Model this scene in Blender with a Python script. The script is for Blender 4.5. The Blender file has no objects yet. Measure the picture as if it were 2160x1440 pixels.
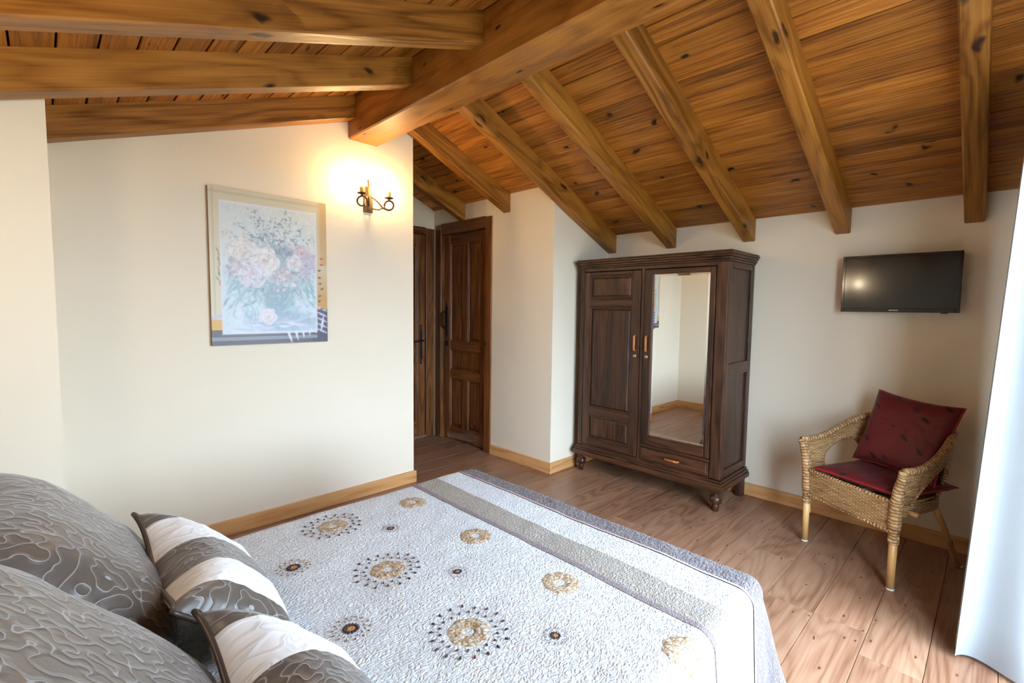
import bpy, bmesh, math, random
import numpy as np
from mathutils import Vector, Matrix, noise

random.seed(7)
S = bpy.context.scene
C = S.collection
PI = math.pi
R = math.radians

# ------------------------------------------------------------------ camera
CAM_YAW, CAM_PITCH, CAM_ROLL, CAM_F, CAM_H = 44.4976, -4.066, 0.7114, 1007.64, 1.32
y_, p_, r_ = R(CAM_YAW), R(CAM_PITCH), R(CAM_ROLL)
fw = Vector((math.sin(y_) * math.cos(p_), math.cos(y_) * math.cos(p_), math.sin(p_)))
rt = Vector((math.cos(y_), -math.sin(y_), 0)); up = rt.cross(fw)
rt2 = rt * math.cos(r_) + up * math.sin(r_); up2 = -rt * math.sin(r_) + up * math.cos(r_)
cam_d = bpy.data.cameras.new('camera'); cam = bpy.data.objects.new('camera', cam_d); C.objects.link(cam)
cam_d.sensor_width = 36; cam_d.lens = CAM_F / 2160 * 36; cam_d.clip_start = 0.02
cam.matrix_world = Matrix(((rt2.x, up2.x, -fw.x, 0), (rt2.y, up2.y, -fw.y, 0), (rt2.z, up2.z, -fw.z, CAM_H), (0, 0, 0, 1)))
S.camera = cam

# ------------------------------------------------------------------ sky, daylight
world = bpy.data.worlds.new('sky'); S.world = world; world.use_nodes = True
bg = world.node_tree.nodes['Background']
bg.inputs[0].default_value = (0.62, 0.80, 1.0, 1); bg.inputs[1].default_value = 26.0
WX0, WX1, WZ0, WZ1 = 1.00, 2.46, 0.10, 2.04         # window opening in the near wall
pl = bpy.data.lights.new('window_portal', 'AREA'); pl.shape = 'RECTANGLE'
pl.size, pl.size_y = WX1 - WX0, WZ1 - WZ0; pl.cycles.is_portal = True
po = bpy.data.objects.new('window_portal', pl); C.objects.link(po)
po.location = ((WX0 + WX1) / 2, -0.42, (WZ0 + WZ1) / 2); po.rotation_euler = (PI / 2, 0, 0)
vs = S.view_settings
vs.view_transform = 'Standard'; vs.look = 'None'; vs.gamma = 1; vs.use_curve_mapping = False
vs.exposure = 0.27
S.display_settings.display_device = 'sRGB'
cy = S.cycles
cy.use_adaptive_sampling = True; cy.adaptive_threshold = 0.08; cy.adaptive_min_samples = 16
cy.max_bounces = 7; cy.diffuse_bounces = 4; cy.glossy_bounces = 3; cy.transmission_bounces = 4; cy.transparent_max_bounces = 6
cy.caustics_reflective = False; cy.caustics_refractive = False
cy.sample_clamp_indirect = 12.0

# ------------------------------------------------------------------ room measures (metres)
DY = 3.026; DX = 3.5725; XR = 1.9503; XB = 2.8448; YB = 2.4446; DC = 4.03
XP, YP = 0.036, 2.40; XH = -0.50; YW = -0.30
XR0, XR1, ZR = 1.4625, 1.6716, 2.396
SR, SL = 0.4385, 0.3384
ZW, ZWB = 1.953, 1.8015
ZL, HL = 2.5024, 0.1405
def zc_r(x): return ZW + SR * (DX - x)              # ceiling, eave side
def zb_r(x): return ZWB + SR * (DX - x)             # underside of rafters, eave side
def zc_l(x): return ZL + HL - SL * (XR0 - x)
def zb_l(x): return ZL - SL * (XR0 - x)

# ------------------------------------------------------------------ helpers
class MB:
    def __init__(s): s.v = []; s.f = []
    def add(s, vs_, fs):
        n = len(s.v); s.v += [tuple(a) for a in vs_]; s.f += [tuple(i + n for i in f) for f in fs]; return s
    def box(s, x0, x1, y0, y1, z0, z1):
        return s.add([(x, y, z) for z in (z0, z1) for y in (y0, y1) for x in (x0, x1)],
                     [(0, 2, 3, 1), (4, 5, 7, 6), (0, 1, 5, 4), (2, 6, 7, 3), (0, 4, 6, 2), (1, 3, 7, 5)])
    def mbox(s, m, u0, u1, w0, w1, d0, d1):          # box through a mapping m(u, w, d)
        vs_ = [m(u, w, d) for d in (d0, d1) for w in (w0, w1) for u in (u0, u1)]
        return s.add(vs_, [(0, 2, 3, 1), (4, 5, 7, 6), (0, 1, 5, 4), (2, 6, 7, 3), (0, 4, 6, 2), (1, 3, 7, 5)])
    def frustum(s, m, u0, u1, w0, w1, d0, d1, ins):  # raised panel field
        a = [(u0, w0, d0), (u1, w0, d0), (u1, w1, d0), (u0, w1, d0)]
        b = [(u0 + ins, w0 + ins, d1), (u1 - ins, w0 + ins, d1), (u1 - ins, w1 - ins, d1), (u0 + ins, w1 - ins, d1)]
        return s.add([m(*p) for p in a + b], [(4, 5, 6, 7), (0, 1, 5, 4), (1, 2, 6, 5), (2, 3, 7, 6), (3, 0, 4, 7), (3, 2, 1, 0)])
    def prism(s, poly, axis, a, b):                  # poly of 2D points, extruded along axis
        def mk(p, t): return {'x': (t, p[0], p[1]), 'y': (p[0], t, p[1]), 'z': (p[0], p[1], t)}[axis]
        n = len(poly)
        return s.add([mk(p, a) for p in poly] + [mk(p, b) for p in poly],
                     [tuple(range(n)), tuple(range(2 * n - 1, n - 1, -1))] + [(i, i + n, (i + 1) % n + n, (i + 1) % n) for i in range(n)])
    def tube(s, pts, rad, seg=8, closed=False, cap=True):
        pts = [Vector(p) for p in pts]; n = len(pts)
        rads = rad if isinstance(rad, (list, tuple)) else [rad] * n
        prev = None; base = len(s.v); vs_ = []
        for i, p in enumerate(pts):
            if closed: t = pts[(i + 1) % n] - pts[i - 1]
            else: t = pts[min(i + 1, n - 1)] - pts[max(i - 1, 0)]
            t.normalize()
            if prev is None:
                a = Vector((0, 0, 1)) if abs(t.z) < 0.9 else Vector((1, 0, 0))
            else: a = prev
            a = (a - t * a.dot(t)).normalized(); prev = a; b = t.cross(a)
            for k in range(seg):
                q = 2 * PI * k / seg
                vs_.append(p + (a * math.cos(q) + b * math.sin(q)) * rads[i])
        fs = []
        for i in range(n if closed else n - 1):
            j = (i + 1) % n
            for k in range(seg):
                k2 = (k + 1) % seg
                fs.append((i * seg + k, i * seg + k2, j * seg + k2, j * seg + k))
        if cap and not closed:
            fs.append(tuple(range(seg - 1, -1, -1))); fs.append(tuple((n - 1) * seg + k for k in range(seg)))
        return s.add(vs_, fs)
    def lathe(s, prof, seg=16, c=(0, 0, 0)):         # prof (r, z), about z
        n = len(prof); vs_ = []
        for r, z in prof:
            for k in range(seg):
                q = 2 * PI * k / seg; vs_.append((c[0] + r * math.cos(q), c[1] + r * math.sin(q), c[2] + z))
        fs = [(i * seg + k, i * seg + (k + 1) % seg, (i + 1) * seg + (k + 1) % seg, (i + 1) * seg + k) for i in range(n - 1) for k in range(seg)]
        fs.append(tuple(range(seg - 1, -1, -1))); fs.append(tuple((n - 1) * seg + k for k in range(seg)))
        return s.add(vs_, fs)
    def ell(s, c, rx, ry, rz, nu=10, nv=6):
        vs_ = []; fs = []
        for i in range(nv + 1):
            a = PI * i / nv
            for k in range(nu):
                q = 2 * PI * k / nu
                vs_.append((c[0] + rx * math.sin(a) * math.cos(q), c[1] + ry * math.sin(a) * math.sin(q), c[2] + rz * math.cos(a)))
        for i in range(nv):
            for k in range(nu):
                fs.append((i * nu + k, (i + 1) * nu + k, (i + 1) * nu + (k + 1) % nu, i * nu + (k + 1) % nu))
        return s.add(vs_, fs)
    def xf(s, M):
        s.v = [tuple(M @ Vector(p)) for p in s.v]; return s

def finish_mesh(name, mb, smooth):
    me = bpy.data.meshes.new(name); me.from_pydata(mb.v, [], mb.f); me.validate()
    bm = bmesh.new(); bm.from_mesh(me); bmesh.ops.recalc_face_normals(bm, faces=bm.faces); bm.to_mesh(me); bm.free()
    if smooth: me.shade_smooth()
    return me
def obj(name, mb, mat, parent=None, smooth=False, bevel=0, world=True):
    if parent is not None and world:
        l = parent.location if parent.parent is None else parent.location + parent.parent.location
        mb.v = [(p[0] - l.x, p[1] - l.y, p[2] - l.z) for p in mb.v]
    me = finish_mesh(name, mb, smooth)
    if mat: me.materials.append(mat)
    o = bpy.data.objects.new(name, me); C.objects.link(o)
    if parent is not None: o.parent = parent
    if bevel:
        b = o.modifiers.new('bevel', 'BEVEL'); b.width = bevel; b.segments = 2; b.limit_method = 'ANGLE'; b.angle_limit = R(40)
        b.harden_normals = False
    return o
def tag(o, label=None, cat=None, group=None, kind=None):
    if label: o['label'] = label
    if cat: o['category'] = cat
    if group: o['group'] = group
    if kind: o['kind'] = kind
    return o
def thing(name, label, cat, loc=(0, 0, 0), rotz=0, group=None, kind=None):
    o = bpy.data.objects.new(name, None); C.objects.link(o); o.empty_display_size = 0.1
    o.location = loc; o.rotation_euler = (0, 0, rotz)
    return tag(o, label, cat, group, kind)
def struct(name, mb, mat, label, **k):
    return tag(obj(name, mb, mat, **k), label, name.split('_')[0], None, 'structure')

# ------------------------------------------------------------------ materials
class NT:
    def __init__(s, name):
        s.m = bpy.data.materials.new(name); s.m.use_nodes = True; s.t = s.m.node_tree
        s.b = s.t.nodes['Principled BSDF']; s.out = s.t.nodes['Material Output']
    def n(s, typ, ins=None, **props):
        nd = s.t.nodes.new(typ)
        for k, v in props.items(): setattr(nd, k, v)
        for k, v in (ins or {}).items(): s.set(nd.inputs[k], v)
        return nd
    def set(s, sock, v):
        if isinstance(v, bpy.types.NodeSocket): s.t.links.new(v, sock)
        elif isinstance(v, bpy.types.Node): s.t.links.new(v.outputs[0], sock)
        else:
            if isinstance(v, tuple) and len(v) == 3 and sock.type == 'RGBA': v = v + (1,)
            sock.default_value = v
    def math(s, op, a, b=0.0, c=None):
        nd = s.t.nodes.new('ShaderNodeMath'); nd.operation = op; s.set(nd.inputs[0], a); s.set(nd.inputs[1], b)
        if c is not None: s.set(nd.inputs[2], c)
        return nd.outputs[0]
    def ramp(s, fac, stops, interp='LINEAR'):
        nd = s.t.nodes.new('ShaderNodeValToRGB'); s.set(nd.inputs[0], fac); cr = nd.color_ramp; cr.interpolation = interp
        while len(cr.elements) < len(stops): cr.elements.new(0.5)
        for e, (p, c) in zip(cr.elements, stops):
            e.position = p; e.color = (c + (1,)) if isinstance(c, tuple) and len(c) == 3 else ((c, c, c, 1) if not isinstance(c, tuple) else c)
        return nd.outputs[0]
    def mix(s, fac, a, b, blend='MIX'):
        nd = s.t.nodes.new('ShaderNodeMix'); nd.data_type = 'RGBA'; nd.blend_type = blend
        s.set(nd.inputs[0], fac); s.set(nd.inputs[6], a); s.set(nd.inputs[7], b); return nd.outputs[2]
    def bump(s, h, strength=0.3, dist=0.005):
        nd = s.n('ShaderNodeBump', {'Height': h, 'Strength': strength, 'Distance': dist}); s.set(s.b.inputs['Normal'], nd); return nd
    def base(s, v): s.set(s.b.inputs['Base Color'], v)
    def rough(s, v): s.set(s.b.inputs['Roughness'], v)

def srgb(r, g, b):
    f = lambda c: (c / 255 / 12.92) if c / 255 <= 0.04045 else ((c / 255 + 0.055) / 1.055) ** 2.4
    return (f(r), f(g), f(b))

def plain(name, col, rough=0.5, metal=0.0, bumpy=0, bscale=200):
    k = NT(name); tc = k.n('ShaderNodeTexCoord')
    nz = k.n('ShaderNodeTexNoise', {'Vector': tc.outputs['Object'], 'Scale': 18.0, 'Detail': 3.0})
    k.base(k.mix(nz.outputs[0], tuple(c * 0.92 for c in col), tuple(min(1, c * 1.08) for c in col)))
    k.rough(rough); k.b.inputs['Metallic'].default_value = metal
    if bumpy:
        n2 = k.n('ShaderNodeTexNoise', {'Vector': tc.outputs['Object'], 'Scale': float(bscale), 'Detail': 2.0}); k.bump(n2.outputs[0], bumpy, 0.002)
    return k.m

def wood(name, dark, mid, light, axis='x', rough=0.45, rings=9.0, ringscale=1.6, stretch=9.0, knots=0.5, knotcol=None, var=0.25, knotscale=2.2, fiber=0.35, knotsize=0.10, ringamt=0.28, halo=0.35):
    k = NT(name); tc = k.n('ShaderNodeTexCoord'); oi = k.n('ShaderNodeObjectInfo')
    off = k.n('ShaderNodeVectorMath', operation='SCALE'); off.inputs[0].default_value = (13.1, 7.7, 5.3); k.set(off.inputs[3], k.math('MULTIPLY', oi.outputs['Random'], 11.0))
    ad = k.n('ShaderNodeVectorMath', operation='ADD'); k.set(ad.inputs[0], tc.outputs['Object']); k.set(ad.inputs[1], off.outputs[0])
    sc = [stretch] * 3; sc['xyz'.index(axis)] = 1.0
    mp = k.n('ShaderNodeMapping', {'Vector': ad.outputs[0], 'Scale': tuple(sc)})
    n1 = k.n('ShaderNodeTexNoise', {'Vector': mp.outputs[0], 'Scale': ringscale, 'Detail': 1.5, 'Roughness': 0.4})
    # knots
    sx = k.n('ShaderNodeSeparateXYZ', {0: ad.outputs[0]}); ia = 'xyz'.index(axis); oth = [i for i in range(3) if i != ia]
    kv = k.math('MULTIPLY', k.math('ADD', sx.outputs[oth[0]], sx.outputs[oth[1]]), knotscale * 2.6)
    wob = k.n('ShaderNodeTexNoise', {'Vector': ad.outputs[0], 'Scale': 14.0, 'Detail': 1.0})
    kv = k.math('ADD', kv, k.math('MULTIPLY', wob.outputs[0], 0.35))
    ku = k.math('ADD', k.math('MULTIPLY', sx.outputs[ia], knotscale), k.math('MULTIPLY', wob.outputs[0], 0.25))
    mk = k.n('ShaderNodeCombineXYZ', {0: ku, 1: kv})
    vo = k.n('ShaderNodeTexVoronoi', {'Vector': mk.outputs[0], 'Scale': 1.0}, voronoi_dimensions='2D')
    rare = k.math('GREATER_THAN', k.n('ShaderNodeSeparateColor', {0: vo.outputs['Color']}).outputs[0], 1.0 - knots)
    near = k.math('MULTIPLY', rare, k.n('ShaderNodeMapRange', {0: vo.outputs['Distance'], 1: 0.0, 2: knotsize * 4, 3: 1.0, 4: 0.0}).outputs[0])
    core = k.math('MULTIPLY', rare, k.n('ShaderNodeMapRange', {0: vo.outputs['Distance'], 1: knotsize * 0.45, 2: knotsize, 3: 1.0, 4: 0.0}).outputs[0])
    ring_in = k.math('ADD', n1.outputs[0], k.math('MULTIPLY', near, 0.45 * halo))
    rr = k.math('SINE', k.math('MULTIPLY', ring_in, rings * 2 * PI))
    rr = k.math('MULTIPLY_ADD', rr, 0.5, 0.5)
    sf = [110.0] * 3; sf['xyz'.index(axis)] = 3.0
    mf = k.n('ShaderNodeMapping', {'Vector': ad.outputs[0], 'Scale': tuple(sf)})
    n2 = k.n('ShaderNodeTexNoise', {'Vector': mf.outputs[0], 'Scale': 1.0, 'Detail': 3.0, 'Roughness': 0.6})
    n3 = k.n('ShaderNodeTexNoise', {'Vector': mp.outputs[0], 'Scale': 0.7, 'Detail': 2.0})
    rc = k.math('SUBTRACT', k.math('POWER', rr, 0.6), 0.6)
    fac = k.math('ADD', k.math('MULTIPLY', rc, ringamt), k.math('MULTIPLY', k.math('SUBTRACT', n2.outputs[0], 0.5), fiber * 2.0))
    fac = k.math('ADD', fac, k.math('MULTIPLY', k.math('SUBTRACT', n3.outputs[0], 0.5), 0.9))
    fac = k.math('ADD', fac, 0.5)
    col = k.ramp(fac, [(0.15, dark), (0.5, mid), (0.85, light)])
    kc = knotcol or tuple(c * 0.25 for c in dark)
    col = k.mix(k.math('MULTIPLY', near, halo), col, dark)
    col = k.mix(core, col, kc)
    hs = k.n('ShaderNodeHueSaturation', {'Color': col, 'Value': k.math('MULTIPLY_ADD', oi.outputs['Random'], var, 1.0 - var / 2)})
    k.base(hs.outputs[0]); k.rough(k.math('MULTIPLY_ADD', rr, 0.12, rough - 0.06))
    n4 = k.n('ShaderNodeTexNoise', {'Vector': mf.outputs[0], 'Scale': 1.0, 'Detail': 1.0}); k.bump(n4.outputs[0], 0.18, 0.0015)
    return k.m

def plaster(name, col):
    k = NT(name); tc = k.n('ShaderNodeTexCoord')
    n1 = k.n('ShaderNodeTexNoise', {'Vector': tc.outputs['Object'], 'Scale': 3.0, 'Detail': 4.0})
    n2 = k.n('ShaderNodeTexNoise', {'Vector': tc.outputs['Object'], 'Scale': 140.0, 'Detail': 2.0})
    k.base(k.mix(n1.outputs[0], tuple(c * 0.97 for c in col), tuple(c * 1.02 for c in col)))
    k.rough(0.85); k.bump(n2.outputs[0], 0.12, 0.001); return k.m

def quilted(name, col, col2=None, scale=1.0, strength=0.9, sheen=0.2):
    """crinkled quilted cotton: short wavy stitched channels"""
    k = NT(name); uv = k.n('ShaderNodeUVMap')
    w = k.n('ShaderNodeTexNoise', {'Vector': uv.outputs[0], 'Scale': 40.0 * scale, 'Detail': 1.0})
    wv = k.n('ShaderNodeMix', data_type='VECTOR'); 
    wv.inputs[0].default_value = 0.022 / scale; k.set(wv.inputs[4], uv.outputs[0]); k.set(wv.inputs[5], w.outputs[1])
    mp = k.n('ShaderNodeMapping', {'Vector': wv.outputs[1], 'Scale': (60.0 * scale, 105.0 * scale, 1.0), 'Rotation': (0, 0, 0.5)})
    vo = k.n('ShaderNodeTexVoronoi', {'Vector': mp.outputs[0], 'Scale': 1.0, 'Randomness': 0.9}, feature='DISTANCE_TO_EDGE')
    f = k.n('ShaderNodeTexNoise', {'Vector': mp.outputs[0], 'Scale': 2.2, 'Detail': 3.0})
    ht = k.math('ADD', k.math('POWER', k.math('MINIMUM', k.math('MULTIPLY', vo.outputs[0], 2.6), 1.0), 0.6), k.math('MULTIPLY', f.outputs[0], 0.7))
    if col2:
        k.base(k.mix(k.ramp(ht, [(0.35, 1.0), (0.9, 0.0)]), col, col2))
    else:
        k.base(k.mix(f.outputs[0], tuple(c * 0.97 for c in col), col))
    k.rough(0.8); k.b.inputs['Sheen Weight'].default_value = sheen
    k.bump(ht, strength, 0.0045); return k.m

def vermicelli(name, col, linecol, scale=26.0, rough=0.35, strength=0.8, thick=0.05, sheen=0.3):
    """satin with meandering machine quilting"""
    k = NT(name); uv = k.n('ShaderNodeUVMap')
    mp = k.n('ShaderNodeMapping', {'Vector': uv.outputs[0], 'Scale': (scale, scale * 0.75, 1)})
    n1 = k.n('ShaderNodeTexNoise', {'Vector': mp.outputs[0], 'Scale': 1.0, 'Detail': 0.0})
    n1b = k.n('ShaderNodeTexNoise', {'Vector': mp.outputs[0], 'Scale': 0.45, 'Detail': 0.0})
    fld = k.math('ADD', n1.outputs[0], k.math('MULTIPLY', n1b.outputs[0], 0.5))
    dist = k.math('ABSOLUTE', k.math('SUBTRACT', fld, 0.75))
    line = k.n('ShaderNodeMapRange', {0: dist, 1: 0.0, 2: thick, 3: 1.0, 4: 0.0}).outputs[0]
    puff = k.n('ShaderNodeMapRange', {0: dist, 1: 0.0, 2: 0.16, 3: 0.0, 4: 1.0}).outputs[0]
    n2 = k.n('ShaderNodeTexNoise', {'Vector': mp.outputs[0], 'Scale': 3.0, 'Detail': 3.0})
    k.base(k.mix(line, col, linecol)); k.rough(rough)
    k.b.inputs['Sheen Weight'].default_value = sheen
    ht = k.math('ADD', k.math('POWER', puff, 0.5), k.math('MULTIPLY', n2.outputs[0], 0.15))
    ht = k.math('ADD', ht, k.math('MULTIPLY', line, 0.55))
    k.bump(ht, strength, 0.006); return k.m

def vcol(name, rough=0.55, bumpy=0.0):
    k = NT(name); a = k.n('ShaderNodeVertexColor', layer_name='Col'); k.base(a.outputs[0]); k.rough(rough)
    tc = k.n('ShaderNodeTexCoord'); n2 = k.n('ShaderNodeTexNoise', {'Vector': tc.outputs['Object'], 'Scale': 260.0}); k.bump(n2.outputs[0], 0.1 + bumpy, 0.001)
    return k.m

def wicker(name, rows=150.0, cols=60.0):
    k = NT(name); uv = k.n('ShaderNodeUVMap'); sp = k.n('ShaderNodeSeparateXYZ', {0: uv.outputs[0]})
    wob = k.n('ShaderNodeTexNoise', {'Vector': uv.outputs[0], 'Scale': 9.0, 'Detail': 2.0})
    v = k.math('MULTIPLY', k.math('ADD', sp.outputs[1], k.math('MULTIPLY', wob.outputs[0], 0.012)), rows)
    row = k.math('FLOOR', v); fv = k.math('FRACT', v)
    prof = k.math('SINE', k.math('MULTIPLY', fv, PI))
    u = k.math('ADD', k.math('MULTIPLY', sp.outputs[0], cols), k.math('MULTIPLY', row, 1.0))
    over = k.math('MULTIPLY_ADD', k.math('SINE', k.math('MULTIPLY', u, PI)), 0.5, 0.5)
    ht = k.math('MULTIPLY', prof, k.math('MULTIPLY_ADD', over, 0.75, 0.25))
    rnd = k.n('ShaderNodeTexNoise', {'Vector': k.n('ShaderNodeCombineXYZ', {0: k.math('MULTIPLY', sp.outputs[0], 14.0), 1: k.math('MULTIPLY', row, 3.7)}).outputs[0], 'Scale': 1.0, 'Detail': 2.0})
    col = k.ramp(rnd.outputs[0], [(0.25, srgb(156, 112, 66)), (0.5, srgb(194, 152, 102)), (0.75, srgb(216, 180, 132))])
    col = k.mix(k.ramp(ht, [(0.0, 1.0), (0.35, 0.0)]), col, srgb(84, 52, 22))
    k.base(col); k.rough(0.5); k.bump(ht, 1.0, 0.004); return k.m

MAT = {}
MAT['wall'] = plaster('cream_plaster', (0.82, 0.725, 0.575))
MAT['board'] = wood('ceiling_pine', srgb(100, 56, 16), srgb(162, 99, 34), srgb(196, 130, 52), 'y', 0.45, 3.0, 1.3, 10.0, 0.5, srgb(30, 14, 6), 0.38, 2.6, 0.68, 0.07, 0.12)
MAT['beam'] = wood('beam_pine', srgb(106, 63, 18), srgb(152, 99, 36), srgb(180, 124, 50), 'x', 0.45, 6.0, 1.1, 7.0, 0.5, srgb(48, 22, 8), 0.15, 2.4, 0.42, 0.115, 0.30)
MAT['beam_y'] = wood('ridge_pine', srgb(104, 62, 20), srgb(156, 100, 38), srgb(184, 126, 54), 'y', 0.45, 6.0, 1.1, 7.0, 0.5, srgb(42, 18, 7), 0.1, 3.2, 0.30, 0.08, 0.20)
MAT['plank'] = wood('floor_laminate', srgb(116, 78, 56), srgb(150, 110, 84), srgb(170, 132, 105), 'x', 0.36, 15.0, 0.9, 7.0, 0.60, srgb(84, 50, 34), 0.16, 4.6, 0.34, 0.060, 0.22, 0.06)
MAT['base'] = wood('baseboard_oak', srgb(176, 118, 66), srgb(210, 154, 96), srgb(226, 176, 120), 'x', 0.42, 5.0, 1.2, 9.0, 0.3, srgb(120, 66, 30), 0.1, 2.0, 0.35, 0.06)
MAT['base_y'] = wood('baseboard_oak_long', srgb(176, 118, 66), srgb(210, 154, 96), srgb(226, 176, 120), 'y', 0.42, 5.0, 1.2, 9.0, 0.3, srgb(120, 66, 30), 0.1, 2.0, 0.35, 0.06)
DKW = (srgb(32, 18, 10), srgb(64, 37, 22), srgb(90, 53, 31))
MAT['ward_z'] = wood('walnut_upright', *DKW, 'z', 0.38, 5.0, 1.4, 11.0, 0.12, srgb(24, 14, 9), 0.18, 2.0, 0.5, 0.08)
MAT['ward_y'] = wood('walnut_level', *DKW, 'y', 0.38, 5.0, 1.4, 11.0, 0.12, srgb(24, 14, 9), 0.18, 2.0, 0.5, 0.08)
MAT['ward_x'] = wood('walnut_deep', *DKW, 'x', 0.38, 5.0, 1.4, 11.0, 0.12, srgb(24, 14, 9), 0.18, 2.0, 0.5, 0.08)
DRW = (srgb(66, 36, 14), srgb(112, 66, 28), srgb(146, 92, 44))
MAT['door_z'] = wood('chestnut_upright', *DRW, 'z', 0.4, 5.0, 1.3, 10.0, 0.3, srgb(36, 18, 8), 0.2, 2.0, 0.45, 0.07)
MAT['door_x'] = wood('chestnut_level_x', *DRW, 'x', 0.4, 5.0, 1.3, 10.0, 0.2, srgb(36, 18, 8), 0.2, 2.0, 0.45, 0.07)
MAT['door_y'] = wood('chestnut_level_y', *DRW, 'y', 0.4, 5.0, 1.3, 10.0, 0.2, srgb(36, 18, 8), 0.2, 2.0, 0.45, 0.07)
MAT['pull'] = wood('pull_wood', srgb(140, 78, 34), srgb(186, 116, 58), srgb(206, 140, 80), 'z', 0.4)
MAT['iron'] = plain('black_iron', (0.02, 0.018, 0.016), 0.5, 0.6, 0.3, 300)
MAT['brass'] = plain('aged_brass', (0.50, 0.42, 0.28), 0.35, 1.0)
MAT['white_frame'] = plain('white_lacquer', (0.8, 0.8, 0.78), 0.4)
MAT['subfloor'] = plain('subfloor_dark', (0.10, 0.06, 0.04), 0.8)
MAT['roofdeck'] = plain('roof_deck_dark', (0.03, 0.02, 0.012), 0.9)

def glass_mat():
    k = NT('window_glass'); t = k.n('ShaderNodeBsdfTransparent'); g = k.n('ShaderNodeBsdfGlossy', {'Roughness': 0.02})
    mx = k.n('ShaderNodeMixShader', {0: 0.05, 1: t.outputs[0], 2: g.outputs[0]})
    k.t.links.new(mx.outputs[0], k.out.inputs[0]); return k.m
MAT['glass'] = glass_mat()

# ------------------------------------------------------------------ unseen ground added below the window to shape the daylight
MAT['bounce_ground'] = plain('pale_bounce_ground', (0.34, 0.29, 0.22), 0.95, 0, 0.4, 30)
struct('ground', MB().add([(-60, -90, -2.9), (60, -90, -2.9), (60, -1.0, -2.9), (-60, -1.0, -2.9)], [(0, 1, 2, 3)]), MAT['bounce_ground'], 'unseen pale ground added outside below the window to bounce daylight')
# ------------------------------------------------------------------ floor
fl = struct('floor', MB().box(XH, DX + 0.1, YW - 0.25, DC + 0.1, -0.12, -0.012), MAT['subfloor'], 'tan laminate plank floor with small dark knots')
PWID = 0.19
plank_cache = {}
rng = random.Random(3)
row0 = -3
yy = 0.306 - PWID * 4
while yy < DC:
    y0, y1 = max(yy, YW), min(yy + PWID, DC)
    xs, xe = XH, DX
    if y0 >= DY - 0.02: xs, xe = XR - 0.02, XB + 0.06
    elif y0 >= YB: xe = XB
    k = round((yy - 0.306) / PWID)
    start = {0: 2.371, 1: 2.371 - 0.01, 2: 2.785, -1: 2.2}.get(k, rng.uniform(0, 1.28))
    x = start - 1.28 * 6
    while x < xe:
        a, b = max(x, xs), min(x + 1.28, xe)
        if b - a > 0.01 and y1 - y0 > 0.01:
            g = 0.0008; ch = 0.0018
            mb = MB()
            A = [(a + g, y0 + g, -0.012), (b - g, y0 + g, -0.012), (b - g, y1 - g, -0.012), (a + g, y1 - g, -0.012)]
            T = [(a + ch, y0 + ch, 0), (b - ch, y0 + ch, 0), (b - ch, y1 - ch, 0), (a + ch, y1 - ch, 0)]
            Mi = [(p[0], p[1], -0.0018) for p in A]
            mb.add(A + Mi + T, [(3, 2, 1, 0)] + [(i, (i + 1) % 4, (i + 1) % 4 + 4, i + 4) for i in range(4)] + [(i + 4, (i + 1) % 4 + 4, (i + 1) % 4 + 8, i + 8) for i in range(4)] + [(8, 9, 10, 11)])
            obj('plank', mb, MAT['plank'], fl)
        x += 1.28
    yy += PWID

# ------------------------------------------------------------------ walls
W = MAT['wall']
XM = (XR0 + XR1) / 2
ZTOP_L = lambda x: zc_l(x) + 0.02
ZTOP_R = lambda x: zc_r(x) + 0.02
ridge_top = max(zc_l(XM), zc_r(XM))
def gable(x0, x1, z0=0.0):
    """outline of a wall across the ridge between x0 and x1"""
    pts = [(x0, z0), (x1, z0)]
    zt = lambda x: (zc_l(x) if x <= XR0 else zc_r(x) if x >= XR1 else max(zc_l(XR0), zc_r(XR1))) + 0.015
    xs = [x1] + [x for x in (XR1 + 1e-4, XR1 - 1e-4, XR0 + 1e-4, XR0 - 1e-4) if x0 < x < x1] + [x0]
    return pts + [(x, zt(x)) for x in xs]
struct('wall_left', MB().prism(gable(XP - 0.1, XR), 'y', DY, DY + 0.14), W, 'cream plaster gable wall carrying the flower picture and sconce')
struct('wall_passage', MB().box(XR - 0.12, XR, DY + 0.14, DC, 0, 2.75), W, 'cream plaster side wall of the short door passage')
struct('wall_corner', MB().prism(gable(XH, XP), 'y', YP, DY + 0.14), W, 'cream plaster wall stepping forward beside the bed head')
struct('wall_head', MB().prism([(YW, 0), (YP, 0), (YP, zc_l(XH) + 0.02), (YW, zc_l(XH) + 0.02)], 'x', XH - 0.15, XH), W, 'cream plaster wall behind the bed head')
struct('wall_right', MB().prism([(YW - 0.25, 0), (YB, 0), (YB, ZW + 0.02), (YW - 0.25, ZW + 0.02)], 'x', DX, DX + 0.15), W, 'low cream plaster eave wall behind wardrobe and television')
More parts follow.
